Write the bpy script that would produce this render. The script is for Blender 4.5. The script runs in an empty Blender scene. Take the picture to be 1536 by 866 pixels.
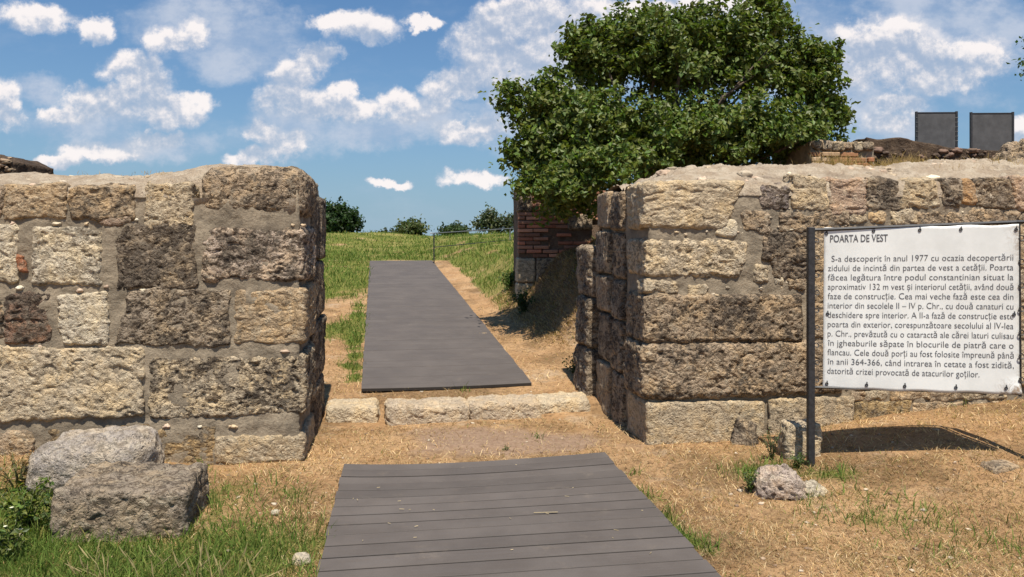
import bpy, math, random
import numpy as np
from mathutils import Vector, Matrix, Quaternion

SC = bpy.context.scene
COL = SC.collection
R = math.radians
F, CX, HY, EYE = 1150.0, 768.0, 355.0, 1.65       # focal length, principal column, horizon row, eye height
TH = R(8.3)                                        # the gateway runs a little left of the view axis

# ------------------------------------------------------------------ camera, light, exposure
cam_d = bpy.data.cameras.new('camera'); cam = bpy.data.objects.new('camera', cam_d); COL.objects.link(cam)
cam.location = (0, 0, EYE); cam.rotation_euler = (R(90), 0, 0)
cam_d.sensor_width = 36.0; cam_d.lens = F / 1536 * 36.0
cam_d.shift_y = -(433 - HY) / 1536
cam_d.clip_start = 0.05; cam_d.clip_end = 9000
SC.camera = cam
SC.view_settings.view_transform = 'Standard'; SC.view_settings.look = 'None'
SC.view_settings.exposure = 0.48; SC.view_settings.gamma = 1.0
SC.view_settings.use_curve_mapping = False
SC.render.engine = 'CYCLES'
SC.cycles.use_denoising = True
SC.cycles.max_bounces = 6; SC.cycles.diffuse_bounces = 3; SC.cycles.transmission_bounces = 3
SC.cycles.transparent_max_bounces = 4

EL, AZ = R(65), R(10.0)
SUNDIR = Vector((math.sin(AZ) * math.cos(EL), -math.cos(AZ) * math.cos(EL), math.sin(EL)))
sun_d = bpy.data.lights.new('sun', 'SUN'); sun = bpy.data.objects.new('sun', sun_d); COL.objects.link(sun)
sun_d.energy = 5.0; sun_d.angle = R(0.5); sun_d.color = (1.0, 0.92, 0.80)
sun.rotation_euler = SUNDIR.to_track_quat('Z', 'Y').to_euler()
sun.location = (3, -8, 20)

# cloud lumps: centre and radii in hundredths of the tangent plane facing the gate (x right, z up)
CLOUDS = [(45,24,60,22),(140,38,26,22),(8,158,24,34),(252,62,34,20),(285,48,24,22),
 (200,96,50,24),(215,128,40,30),(150,150,58,28),(240,165,66,26),(100,168,52,18),(295,150,30,15),(160,226,80,16),(235,210,40,14),(90,240,40,10),
 (475,84,28,26),(445,112,46,32),(430,150,42,30),(480,160,50,28),(530,170,48,20),(525,142,16,18),(595,160,34,22),(610,185,40,12),(395,196,22,20),(420,218,34,20),(380,232,34,14),
 (548,38,58,24),(500,28,36,14),(640,30,26,10),(735,50,30,30),(770,25,60,40),(715,95,34,30),(690,125,34,26),(655,140,30,26),(645,165,24,14),(760,110,60,50),(700,204,66,18),(735,190,40,20),
 (840,40,90,55), (820,110,60,60), (720,75,50,40),(900,25,70,30),(960,12,70,18),(1080,12,70,20),(1300,70,70,44), (1370,75,60,40),(1350,45,40,24),(1290,110,30,26),(1400,110,80,30),(1470,80,60,32),(1350,150,40,18),(1325,182,36,22),(1525,190,30,22),(588,271,32,8),(716,268,42,12)]
VEILS = [(290,30,90,50),(380,55,80,50),(350,85,70,30),(240,25,50,30),(130,180,110,30),(440,190,70,40),(560,200,90,20),(790,130,90,80),(760,190,60,40),(900,60,140,60),(1100,60,200,80),(1280,110,120,80),(1400,60,160,80),(1320,180,80,40),(1480,30,90,40),(640,180,60,30),(60,130,50,18),(200,215,120,22)]

world = bpy.data.worlds.new('World'); SC.world = world; world.use_nodes = True
def build_world():
    nt = world.node_tree; N = nt.nodes; L = nt.links
    for n in list(N): N.remove(n)
    def nd(t, **k):
        n = N.new(t)
        for a, v in k.items(): setattr(n, a, v)
        return n
    def put(sock, v):
        if hasattr(v, 'is_output') or isinstance(v, bpy.types.NodeSocket): L.new(v, sock)
        else: sock.default_value = v
    def math_(op, a, b=0.0, c=0.0, clamp=False):
        n = nd('ShaderNodeMath', operation=op, use_clamp=clamp)
        put(n.inputs[0], a); put(n.inputs[1], b); put(n.inputs[2], c); return n.outputs[0]
    def vm(op, a, b=(0,0,0), c=(0,0,0), out=0):
        n = nd('ShaderNodeVectorMath', operation=op)
        put(n.inputs[0], a)
        if op != 'LENGTH': put(n.inputs[1], b)
        if op == 'MULTIPLY_ADD': put(n.inputs[2], c)
        return n.outputs['Value' if op == 'DOT_PRODUCT' else 'Vector']
    def sstep(v, a, b):
        n = nd('ShaderNodeMapRange', interpolation_type='SMOOTHSTEP')
        put(n.inputs['Value'], v); n.inputs['From Min'].default_value = a; n.inputs['From Max'].default_value = b
        return n.outputs['Result']
    def mixc(f, a, b):
        n = nd('ShaderNodeMix', data_type='RGBA'); put(n.inputs['Factor'], f); put(n.inputs['A'], a); put(n.inputs['B'], b)
        return n.outputs['Result']
    sky = nd('ShaderNodeTexSky', sky_type='NISHITA'); sky.sun_disc = False
    sky.sun_elevation = EL; sky.sun_rotation = R(180) - AZ
    sky.air_density = 1.0; sky.dust_density = 1.2; sky.ozone_density = 3.0
    tc = nd('ShaderNodeTexCoord'); sep = nd('ShaderNodeSeparateXYZ'); L.new(tc.outputs['Generated'], sep.inputs[0])
    ay = math_('MAXIMUM', math_('ABSOLUTE', sep.outputs[1]), 0.08)
    u = math_('DIVIDE', sep.outputs[0], ay); v = math_('DIVIDE', sep.outputs[2], ay)
    cmb = nd('ShaderNodeCombineXYZ'); L.new(u, cmb.inputs[0]); L.new(v, cmb.inputs[1])
    p0 = cmb.outputs[0]
    def noise(vec, scale, detail, rough=0.6, col=False):
        n = nd('ShaderNodeTexNoise', noise_dimensions='3D'); put(n.inputs['Vector'], vec)
        n.inputs['Scale'].default_value = scale; n.inputs['Detail'].default_value = detail; n.inputs['Roughness'].default_value = rough
        return n.outputs['Color' if col else 'Fac']
    w1 = vm('MULTIPLY_ADD', noise(p0, 9.0, 3, 0.55, True), (0.075, 0.055, 0), (-0.0375, -0.0275, 0))
    w2 = vm('MULTIPLY_ADD', noise(p0, 34.0, 5, 0.65, True), (0.036, 0.032, 0), (-0.018, -0.016, 0))
    pw = vm('ADD', vm('ADD', p0, w1), w2)
    def field(p, lumps):
        cur = None
        for cx, cy, rx, ry in lumps:
            c = ((cx - CX) / F, (HY - cy) / F); r = (rx * 1.22 / F, ry * 1.22 / F)
            q = vm('MULTIPLY_ADD', p, (1 / r[0], 1 / r[1], 0), (-c[0] / r[0], -c[1] / r[1], 0))
            d = vm('DOT_PRODUCT', q, q)
            if cur is None: cur = d
            else:
                m = nd('ShaderNodeMath', operation='SMOOTH_MIN'); L.new(cur, m.inputs[0]); L.new(d, m.inputs[1]); m.inputs[2].default_value = 0.35
                cur = m.outputs[0]
        return cur
    f0 = field(pw, CLOUDS)
    f1 = field(vm('ADD', pw, (0.006, 0.028, 0)), CLOUDS)
    fv = field(pw, VEILS)
    billow = noise(p0, 24.0, 8, 0.64); billow2 = noise(vm('ADD', p0, (0.003, 0.010, 0)), 24.0, 8, 0.64)
    bl = math_('SUBTRACT', billow, 0.5)
    crisp = math_('MULTIPLY', math_('SUBTRACT', noise(p0, 70.0, 6, 0.65), 0.5), 0.55)
    dens = math_('ADD', math_('SUBTRACT', 1.0, f0), math_('ADD', math_('MULTIPLY', bl, 1.5), crisp))
    mask = sstep(dens, -0.12, 0.80)
    soft = noise(vm('MULTIPLY', p0, (1, 1.5, 1)), 11.0, 7, 0.62)
    vd = math_('ADD', math_('SUBTRACT', 1.0, fv), math_('MULTIPLY', math_('SUBTRACT', soft, 0.5), 3.0))
    veil = math_('MULTIPLY', sstep(vd, -0.3, 1.2), 0.85)
    wisp = math_('MULTIPLY', sstep(noise(vm('MULTIPLY', p0, (1, 2.2, 1)), 6.0, 6, 0.6), 0.50, 0.80), 0.30)
    veil = math_('MAXIMUM', veil, wisp)
    # sun from above: a lump is bright where little cloud lies over it
    over = math_('MINIMUM', math_('SUBTRACT', 1.0, f1), 0.42)
    relief = math_('SUBTRACT', billow2, billow)
    sh = math_('ADD', math_('ADD', over, math_('MULTIPLY', relief, 4.5)), math_('MULTIPLY', crisp, 0.35))
    lit = math_('SUBTRACT', 1.0, sstep(sh, -0.9, 1.1))
    ccol = mixc(lit, (4.3, 4.85, 5.9, 1), (9.2, 8.6, 8.4, 1))
    vcol = mixc(sstep(soft, 0.40, 0.62), (3.9, 4.75, 6.2, 1), (5.4, 5.9, 6.9, 1))
    mask = math_('MULTIPLY', mask, math_('ADD', math_('MULTIPLY', lit, 0.34), 0.74), clamp=True)
    ccol = mixc(mask, vcol, ccol)
    mask = math_('MAXIMUM', mask, veil)
    up = sstep(sep.outputs[2], -0.02, 0.05)
    mask = math_('MULTIPLY', math_('MULTIPLY', mask, up), 0.94)
    tint = nd('ShaderNodeMix', data_type='RGBA', blend_type='MULTIPLY'); tint.inputs['Factor'].default_value = 1.0
    L.new(sky.outputs[0], tint.inputs['A']); tint.inputs['B'].default_value = SKYTINT
    hz = math_('POWER', 2.718, math_('MULTIPLY', math_('MAXIMUM', sep.outputs[2], 0.0), -5.5))
    skyc = mixc(math_('MULTIPLY', hz, 0.92), tint.outputs['Result'], (3.3, 4.6, 5.65, 1))
    col = mixc(mask, skyc, ccol)
    bg = nd('ShaderNodeBackground'); L.new(col, bg.inputs[0]); bg.inputs[1].default_value = 0.079
    out = nd('ShaderNodeOutputWorld'); L.new(bg.outputs[0], out.inputs[0])
SKYTINT = (0.40, 0.74, 1.02, 1)
build_world()

# ------------------------------------------------------------------ numpy noise
def _hash(ix, iy, iz):
    h = (ix.astype(np.int64) * 374761393 + iy.astype(np.int64) * 668265263 + iz.astype(np.int64) * 2147483647) & 0xFFFFFFFF
    h = ((h ^ (h >> 13)) * 1274126177) & 0xFFFFFFFF
    h = ((h ^ (h >> 16)) * 2246822519) & 0xFFFFFFFF
    return h ^ (h >> 15)
def gnoise(p):
    p = np.asarray(p, float); i = np.floor(p); f = p - i; i = i.astype(np.int64)
    w = f * f * f * (f * (f * 6 - 15) + 10); r = np.zeros(len(p))
    for a in (0, 1):
        for b in (0, 1):
            for c in (0, 1):
                h = _hash(i[:, 0] + a, i[:, 1] + b, i[:, 2] + c)
                gx = (h & 1023) / 511.5 - 1; gy = ((h >> 10) & 1023) / 511.5 - 1; gz = ((h >> 20) & 1023) / 511.5 - 1
                d = gx * (f[:, 0] - a) + gy * (f[:, 1] - b) + gz * (f[:, 2] - c)
                r += d * (w[:, 0] if a else 1 - w[:, 0]) * (w[:, 1] if b else 1 - w[:, 1]) * (w[:, 2] if c else 1 - w[:, 2])
    return r * 1.25
def fbm(p, o=4, g=0.5, l=2.03):
    p = np.asarray(p, float); r = 0; a = 1.0
    for k in range(o):
        r = r + a * gnoise(p + 17.3 * k); p = p * l; a *= g
    return r
def ridged(p, o=3):
    p = np.asarray(p, float); r = 0; a = 1.0
    for k in range(o):
        r = r + a * (0.35 - np.abs(gnoise(p + 9.7 * k))); p = p * 2.1; a *= 0.5
    return r
def worley(p):
    p = np.asarray(p, float); i = np.floor(p).astype(np.int64); best = np.full(len(p), 9.0)
    for a in (-1, 0, 1):
        for b in (-1, 0, 1):
            for c in (-1, 0, 1):
                q = i + np.array([a, b, c]); h = _hash(q[:, 0], q[:, 1], q[:, 2])
                o = np.stack([(h & 1023) / 1023, ((h >> 10) & 1023) / 1023, ((h >> 20) & 1023) / 1023], 1)
                best = np.minimum(best, ((q + o - p) ** 2).sum(1))
    return np.sqrt(best)
def sst(x, a, b):
    t = np.clip((np.asarray(x, float) - a) / (b - a), 0, 1); return t * t * (3 - 2 * t)

# ------------------------------------------------------------------ object helpers
def mesh_np(name, V, faces, mat, parent=None, smooth=True, attrs=None, matidx=None):
    """faces: int array (n,3) or (n,4), or list of such arrays."""
    fl = faces if isinstance(faces, list) else [faces]
    fl = [np.asarray(f, np.int32) for f in fl if len(f)]
    me = bpy.data.meshes.new(name)
    V = np.asarray(V, np.float32)
    me.vertices.add(len(V)); me.vertices.foreach_set('co', V.ravel())
    loops = np.concatenate([f.ravel() for f in fl]); tot = np.concatenate([np.full(len(f), f.shape[1], np.int32) for f in fl])
    st = np.concatenate([[0], np.cumsum(tot)[:-1]]).astype(np.int32)
    me.loops.add(len(loops)); me.loops.foreach_set('vertex_index', loops)
    me.polygons.add(len(tot)); me.polygons.foreach_set('loop_start', st); me.polygons.foreach_set('loop_total', tot)
    me.polygons.foreach_set('use_smooth', np.full(len(tot), smooth))
    for k, a in (attrs or {}).items():
        a = np.asarray(a, np.float32)
        if a.ndim == 1:
            at = me.attributes.new(k, 'FLOAT', 'POINT'); at.data.foreach_set('value', a)
        else:
            at = me.attributes.new(k, 'FLOAT_COLOR', 'POINT')
            if a.shape[1] == 3: a = np.concatenate([a, np.ones((len(a), 1), np.float32)], 1)
            at.data.foreach_set('color', a.ravel())
    for m in (mat if isinstance(mat, (list, tuple)) else [mat]): me.materials.append(m)
    if matidx is not None: me.polygons.foreach_set('material_index', np.asarray(matidx, np.int32))
    me.update(calc_edges=True); me.validate()
    o = bpy.data.objects.new(name, me); COL.objects.link(o)
    if parent: o.parent = parent
    return o
def tag(o, label, cat, group=None):
    o['label'] = label; o['category'] = cat
    if group: o['group'] = group
    return o
def thing(name, label, cat, loc=(0, 0, 0), rz=0, group=None):
    o = bpy.data.objects.new(name, None); COL.objects.link(o); o.location = loc; o.rotation_euler = (0, 0, rz)
    o.empty_display_size = 0.2
    return tag(o, label, cat, group)
class MB:
    def __init__(s): s.v = []; s.q = []; s.t = []; s.n = 0; s.c = []
    def add(s, V, quads=(), tris=(), col=None):
        V = np.asarray(V, float); s.v.append(V)
        if len(quads): s.q.append(np.asarray(quads, int) + s.n)
        if len(tris): s.t.append(np.asarray(tris, int) + s.n)
        if col is not None: s.c.append(np.tile(np.asarray(col, float), (len(V), 1)) if np.ndim(col) == 1 else col)
        s.n += len(V)
    def box(s, c, d, M=None, ch=0.0, col=None):
        x, y, z = [k / 2 for k in d]
        if ch <= 0:
            V = np.array([[a * x, b * y, e * z] for a in (-1, 1) for b in (-1, 1) for e in (-1, 1)])
            Q = [(0, 1, 3, 2), (4, 6, 7, 5), (0, 4, 5, 1), (2, 3, 7, 6), (0, 2, 6, 4), (1, 5, 7, 3)]
            T = []
        else:
            V = []; 
            for a in (-1, 1):
                for b in (-1, 1):
                    for e in (-1, 1):
                        V += [(a * x, b * (y - ch), e * (z - ch)), (a * (x - ch), b * y, e * (z - ch)), (a * (x - ch), b * (y - ch), e * z)]
            V = np.array(V)
            I = lambda a, b, e, k: ((a > 0) * 4 + (b > 0) * 2 + (e > 0)) * 3 + k
            Q = []; T = []
            for a in (-1, 1):
                Q.append([I(a, -1, -1, 0), I(a, 1, -1, 0), I(a, 1, 1, 0), I(a, -1, 1, 0)][::a])
                Q.append([I(-1, a, -1, 1), I(1, a, -1, 1), I(1, a, 1, 1), I(-1, a, 1, 1)][::-a])
                Q.append([I(-1, -1, a, 2), I(1, -1, a, 2), I(1, 1, a, 2), I(-1, 1, a, 2)][::a])
                for b in (-1, 1):
                    Q.append([I(a, b, -1, 0), I(a, b, 1, 0), I(a, b, 1, 1), I(a, b, -1, 1)][::-a * b])
                    Q.append([I(a, -1, b, 0), I(a, 1, b, 0), I(a, 1, b, 2), I(a, -1, b, 2)][::a * b])
                    Q.append([I(-1, a, b, 1), I(1, a, b, 1), I(1, a, b, 2), I(-1, a, b, 2)][::-a * b])
                    for e in (-1, 1): T.append([I(a, b, e, 0), I(a, b, e, 1), I(a, b, e, 2)][::a * b * e])
        if M is not None: V = V @ np.array(M.to_3x3()).T
        s.add(V + np.array(c), Q, T, col)
    def tube(s, pts, rad, n=6, col=None, cap=True):
        pts = [Vector(p) for p in pts]; m = len(pts); V = []
        rad = rad if hasattr(rad, '__len__') else [rad] * m
        for i, p in enumerate(pts):
            t = (pts[min(i + 1, m - 1)] - pts[max(i - 1, 0)]).normalized()
            a = t.cross(Vector((0, 0, 1)) if abs(t.z) < 0.9 else Vector((1, 0, 0))).normalized(); b = t.cross(a)
            for k in range(n):
                an = 2 * math.pi * k / n; V.append(p + (a * math.cos(an) + b * math.sin(an)) * rad[i])
        Q = [(i * n + k, i * n + (k + 1) % n, (i + 1) * n + (k + 1) % n, (i + 1) * n + k) for i in range(m - 1) for k in range(n)]
        T = []
        if cap:
            V += [pts[0], pts[-1]]
            for k in range(n):
                T.append((m * n, (k + 1) % n, k)); T.append((m * n + 1, (m - 1) * n + k, (m - 1) * n + (k + 1) % n))
        s.add(np.array([tuple(v) for v in V]), Q, T, col)
    def build(s, name, mat, parent=None, smooth=False):
        fl = []
        if s.q: fl.append(np.concatenate(s.q))
        if s.t: fl.append(np.concatenate(s.t))
        return mesh_np(name, np.concatenate(s.v), fl, mat, parent, smooth, {'col': np.concatenate(s.c)} if s.c else None)

def box_surface(nx, ny, nz, back=False):
    """lattice points (unit) and outward quads of a box; the back face (y=1) only when asked"""
    pts = []; quads = []; n = 0
    def face(org, e1, e2, n1, n2):
        nonlocal n
        a, b = np.meshgrid(np.arange(n1 + 1), np.arange(n2 + 1), indexing='ij')
        P = np.array(org) + a.ravel()[:, None] * np.array(e1) + b.ravel()[:, None] * np.array(e2)
        i = np.arange((n1 + 1) * (n2 + 1)).reshape(n1 + 1, n2 + 1)
        Q = np.stack([i[:-1, :-1], i[1:, :-1], i[1:, 1:], i[:-1, 1:]], -1).reshape(-1, 4) + n
        pts.append(P); quads.append(Q); n += len(P)
    face((0, 0, 0), (1, 0, 0), (0, 0, 1), nx, nz)
    face((0, 0, 0), (0, 0, 1), (0, 1, 0), nz, ny)
    face((nx, 0, 0), (0, 1, 0), (0, 0, 1), ny, nz)
    face((0, 0, nz), (1, 0, 0), (0, 1, 0), nx, ny)
    face((0, 0, 0), (0, 1, 0), (1, 0, 0), ny, nx)
    if back: face((0, ny, 0), (0, 0, 1), (1, 0, 0), nz, nx)
    P = np.concatenate(pts); Q = np.concatenate(quads)
    key = P[:, 0] * 10 ** 8 + P[:, 1] * 10 ** 4 + P[:, 2]
    _, first, inv = np.unique(key, return_index=True, return_inverse=True)
    return P[first] / np.array([nx, ny, nz]), inv.ravel()[Q]

# ------------------------------------------------------------------ materials
def mat_new(name):
    m = bpy.data.materials.new(name); m.use_nodes = True
    nt = m.node_tree; bs = nt.nodes['Principled BSDF']
    return m, nt, bs
class NT:
    def __init__(s, nt): s.nt = nt; s.N = nt.nodes; s.L = nt.links
    def n(s, t, **k):
        x = s.N.new(t)
        for a, v in k.items(): setattr(x, a, v)
        return x
    def put(s, sock, v):
        if isinstance(v, bpy.types.NodeSocket): s.L.new(v, sock)
        else: sock.default_value = v
    def noise(s, vec, scale, detail=5, rough=0.6, dist=0.0, out='Fac'):
        x = s.n('ShaderNodeTexNoise'); s.put(x.inputs['Vector'], vec); x.inputs['Scale'].default_value = scale
        x.inputs['Detail'].default_value = detail; x.inputs['Roughness'].default_value = rough; x.inputs['Distortion'].default_value = dist
        return x.outputs[out]
    def voro(s, vec, scale, feat='F1', out='Distance'):
        x = s.n('ShaderNodeTexVoronoi', feature=feat); s.put(x.inputs['Vector'], vec); x.inputs['Scale'].default_value = scale
        return x.outputs[out]
    def m(s, op, a, b=0.0, clamp=False):
        x = s.n('ShaderNodeMath', operation=op, use_clamp=clamp); s.put(x.inputs[0], a); s.put(x.inputs[1], b); return x.outputs[0]
    def ss(s, v, a, b, lo=0.0, hi=1.0):
        x = s.n('ShaderNodeMapRange', interpolation_type='SMOOTHSTEP'); s.put(x.inputs['Value'], v)
        x.inputs['From Min'].default_value = a; x.inputs['From Max'].default_value = b
        x.inputs['To Min'].default_value = lo; x.inputs['To Max'].default_value = hi; return x.outputs['Result']
    def mix(s, f, a, b, blend='MIX'):
        x = s.n('ShaderNodeMix', data_type='RGBA', blend_type=blend); s.put(x.inputs['Factor'], f); s.put(x.inputs['A'], a); s.put(x.inputs['B'], b)
        return x.outputs['Result']
    def bump(s, h, dist, strength=1.0, nrm=None):
        x = s.n('ShaderNodeBump'); s.put(x.inputs['Height'], h); x.inputs['Distance'].default_value = dist; x.inputs['Strength'].default_value = strength
        if nrm is not None: s.put(x.inputs['Normal'], nrm)
        return x.outputs['Normal']
    def vadd(s, a, b):
        x = s.n('ShaderNodeVectorMath', operation='ADD'); s.put(x.inputs[0], a); s.put(x.inputs[1], b); return x.outputs[0]
    def vmul(s, a, b):
        x = s.n('ShaderNodeVectorMath', operation='MULTIPLY'); s.put(x.inputs[0], a); s.put(x.inputs[1], b); return x.outputs[0]
def c4(c): return (c[0], c[1], c[2], 1)

def make_stone_mat():
    m, nt, bs = mat_new('weathered_stone'); k = NT(nt)
    pos = k.n('ShaderNodeNewGeometry').outputs['Position']; oi = k.n('ShaderNodeObjectInfo')
    rnd = k.n('ShaderNodeCombineXYZ'); r37 = k.m('MULTIPLY', oi.outputs['Random'], 37.0)
    k.put(rnd.inputs[0], r37); k.put(rnd.inputs[1], k.m('MULTIPLY', oi.outputs['Random'], 91.0))
    p = k.vadd(pos, rnd.outputs[0])
    base = oi.outputs['Color']; dk = oi.outputs['Alpha']
    big = k.noise(p, 4.5, 6, 0.62, 0.4); mid = k.noise(p, 17, 7, 0.68, 0.3); fine = k.noise(p, 75, 5, 0.7)
    hue = k.noise(k.vadd(p, (5.2, 1.3, 8.8)), 6.0, 4, 0.6)
    col = k.mix(k.ss(hue, 0.40, 0.66), k.mix(1.0, base, (0.86, 0.82, 0.80, 1), 'MULTIPLY'), k.mix(1.0, base, (1.12, 1.0, 0.84, 1), 'MULTIPLY'))
    pale = k.ss(mid, 0.50, 0.64, 0.0, 0.75)
    col = k.mix(pale, col, k.mix(0.5, base, (0.80, 0.67, 0.47, 1)))
    # dark crust and lichen with shapes of their own
    amt = k.m('ADD', k.m('MULTIPLY', big, 0.55), k.m('MULTIPLY', mid, 0.55))
    crust = k.ss(k.m('ADD', amt, k.m('MULTIPLY', k.m('SUBTRACT', dk, 0.5), 0.42)), 0.52, 0.68)
    col = k.mix(k.m('MULTIPLY', crust, 0.9), col, k.mix(k.ss(fine, 0.4, 0.6), (0.075, 0.060, 0.048, 1), (0.17, 0.135, 0.10, 1)))
    mot = k.noise(k.vmul(p, (1, 1, 1.5)), 16, 9, 0.76, 1.0); mott = k.ss(mot, 0.495, 0.54)
    col = k.mix(k.m('MULTIPLY', mott, k.ss(dk, 0.05, 0.62, 0.10, 0.88)), col, k.mix(k.ss(big, .4, .6), (0.105, 0.074, 0.048, 1), (0.046, 0.035, 0.027, 1)))
    speck = k.ss(fine, 0.56, 0.70); col = k.mix(k.m('MULTIPLY', speck, 0.45), col, (0.10, 0.075, 0.055, 1))
    light = k.ss(k.noise(k.vadd(p, (3, 7, 1)), 60, 4, 0.7), 0.58, 0.72, 0.0, 0.45); col = k.mix(light, col, (0.76, 0.65, 0.48, 1))
    k.put(bs.inputs['Base Color'], col); bs.inputs['Roughness'].default_value = 0.93; bs.inputs['Specular IOR Level'].default_value = 0.2
    pits = k.ss(k.voro(k.vadd(p, k.vmul(k.noise(p, 20, 3, 0.6, 0, 'Color'), (0.05, 0.05, 0.05))), 42), 0.05, 0.5)
    h = k.m('ADD', k.m('MULTIPLY', mid, 0.8), k.m('ADD', k.m('MULTIPLY', fine, 0.5), k.m('MULTIPLY', pits, 0.35)))
    k.put(bs.inputs['Normal'], k.bump(k.m('ADD', h, k.m('MULTIPLY', mot, -1.0)), 0.032, 1.0)); return m
STONE = make_stone_mat()

def make_mortar_mat(name, a, b, dark, scale=1.0, bd=0.012):
    m, nt, bs = mat_new(name); k = NT(nt)
    p = k.n('ShaderNodeNewGeometry').outputs['Position']
    n1 = k.noise(p, 5 * scale, 7, 0.65, 0.5); n2 = k.noise(p, 45 * scale, 6, 0.7); v = k.voro(p, 70 * scale)
    col = k.mix(k.ss(n1, 0.36, 0.64), c4(a), c4(b)); col = k.mix(k.ss(n2, 0.50, 0.72, 0, 0.6), col, c4(dark))
    col = k.mix(k.ss(k.noise(k.vadd(p, (9, 2, 4)), 2.3, 5, 0.6), 0.54, 0.72, 0, 0.7), col, c4(dark))
    col = k.mix(k.ss(v, 0.10, 0.22, 0.35, 0.0), col, (0.5, 0.44, 0.34, 1))
    k.put(bs.inputs['Base Color'], col); bs.inputs['Roughness'].default_value = 0.95; bs.inputs['Specular IOR Level'].default_value = 0.15
    k.put(bs.inputs['Normal'], k.bump(k.m('ADD', n2, k.m('MULTIPLY', n1, 0.8)), bd, 0.9)); return m
MORTAR = make_mortar_mat('lime_mortar', (0.20, 0.165, 0.12), (0.32, 0.26, 0.185), (0.10, 0.08, 0.06))
CAPMAT = make_mortar_mat('rubble_cap', (0.36, 0.28, 0.20), (0.48, 0.40, 0.30), (0.17, 0.125, 0.09), 1.3, 0.03)
EARTH = make_mortar_mat('dark_earth', (0.07, 0.048, 0.034), (0.13, 0.09, 0.06), (0.03, 0.022, 0.018), 0.7, 0.05)

def simple(name, col, rough=0.6, metal=0.0, var=0.15, scale=20, bump=0.0, spec=0.5):
    m, nt, bs = mat_new(name); k = NT(nt)
    p = k.n('ShaderNodeNewGeometry').outputs['Position']; n = k.noise(p, scale, 5, 0.65)
    c = k.mix(k.ss(n, 0.3, 0.7), c4([x * (1 - var) for x in col]), c4([min(1, x * (1 + var)) for x in col]))
    k.put(bs.inputs['Base Color'], c); bs.inputs['Roughness'].default_value = rough; bs.inputs['Metallic'].default_value = metal
    bs.inputs['Specular IOR Level'].default_value = spec
    if bump: k.put(bs.inputs['Normal'], k.bump(n, bump))
    return m
BLACKMETAL = simple('black_painted_steel', (0.022, 0.022, 0.024), 0.5, 0.0, 0.4, 30, 0.001)
GREYMETAL = simple('grey_steel', (0.16, 0.165, 0.17), 0.5, 0.3, 0.3, 40)
INK = simple('dark_ink', (0.085, 0.087, 0.095), 0.7, 0, 0.2, 50)

def attr_mat(name, rough=0.8, transl=0.0, spec=0.2, var=0.0):
    m, nt, bs = mat_new(name); k = NT(nt)
    a = k.n('ShaderNodeAttribute', attribute_name='col'); col = a.outputs['Color']
    if var:
        n = k.noise(k.n('ShaderNodeNewGeometry').outputs['Position'], 30, 4, 0.7); col = k.mix(var, col, k.mix(n, (0, 0, 0, 1), (1, 1, 1, 1)), 'OVERLAY')
    k.put(bs.inputs['Base Color'], col); bs.inputs['Roughness'].default_value = rough; bs.inputs['Specular IOR Level'].default_value = spec
    if transl:
        t = k.n('ShaderNodeBsdfTranslucent'); k.put(t.inputs['Color'], k.mix(1.0, col, (1.3, 1.5, 0.6, 1), 'MULTIPLY'))
        mx = k.n('ShaderNodeMixShader'); mx.inputs[0].default_value = transl
        out = [x for x in nt.nodes if x.type == 'OUTPUT_MATERIAL'][0]
        k.L.new(bs.outputs[0], mx.inputs[1]); k.L.new(t.outputs[0], mx.inputs[2]); k.L.new(mx.outputs[0], out.inputs[0])
    return m
LEAF = attr_mat('leaf', 0.5, 0.28, 0.35)
BLADE = attr_mat('grass_blade', 0.8, 0.25, 0.15)
BRICK = attr_mat('old_brick', 0.92, 0, 0.15, 0.5)
BARK = simple('bark', (0.10, 0.075, 0.055), 0.9, 0, 0.5, 25, 0.02)

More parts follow.
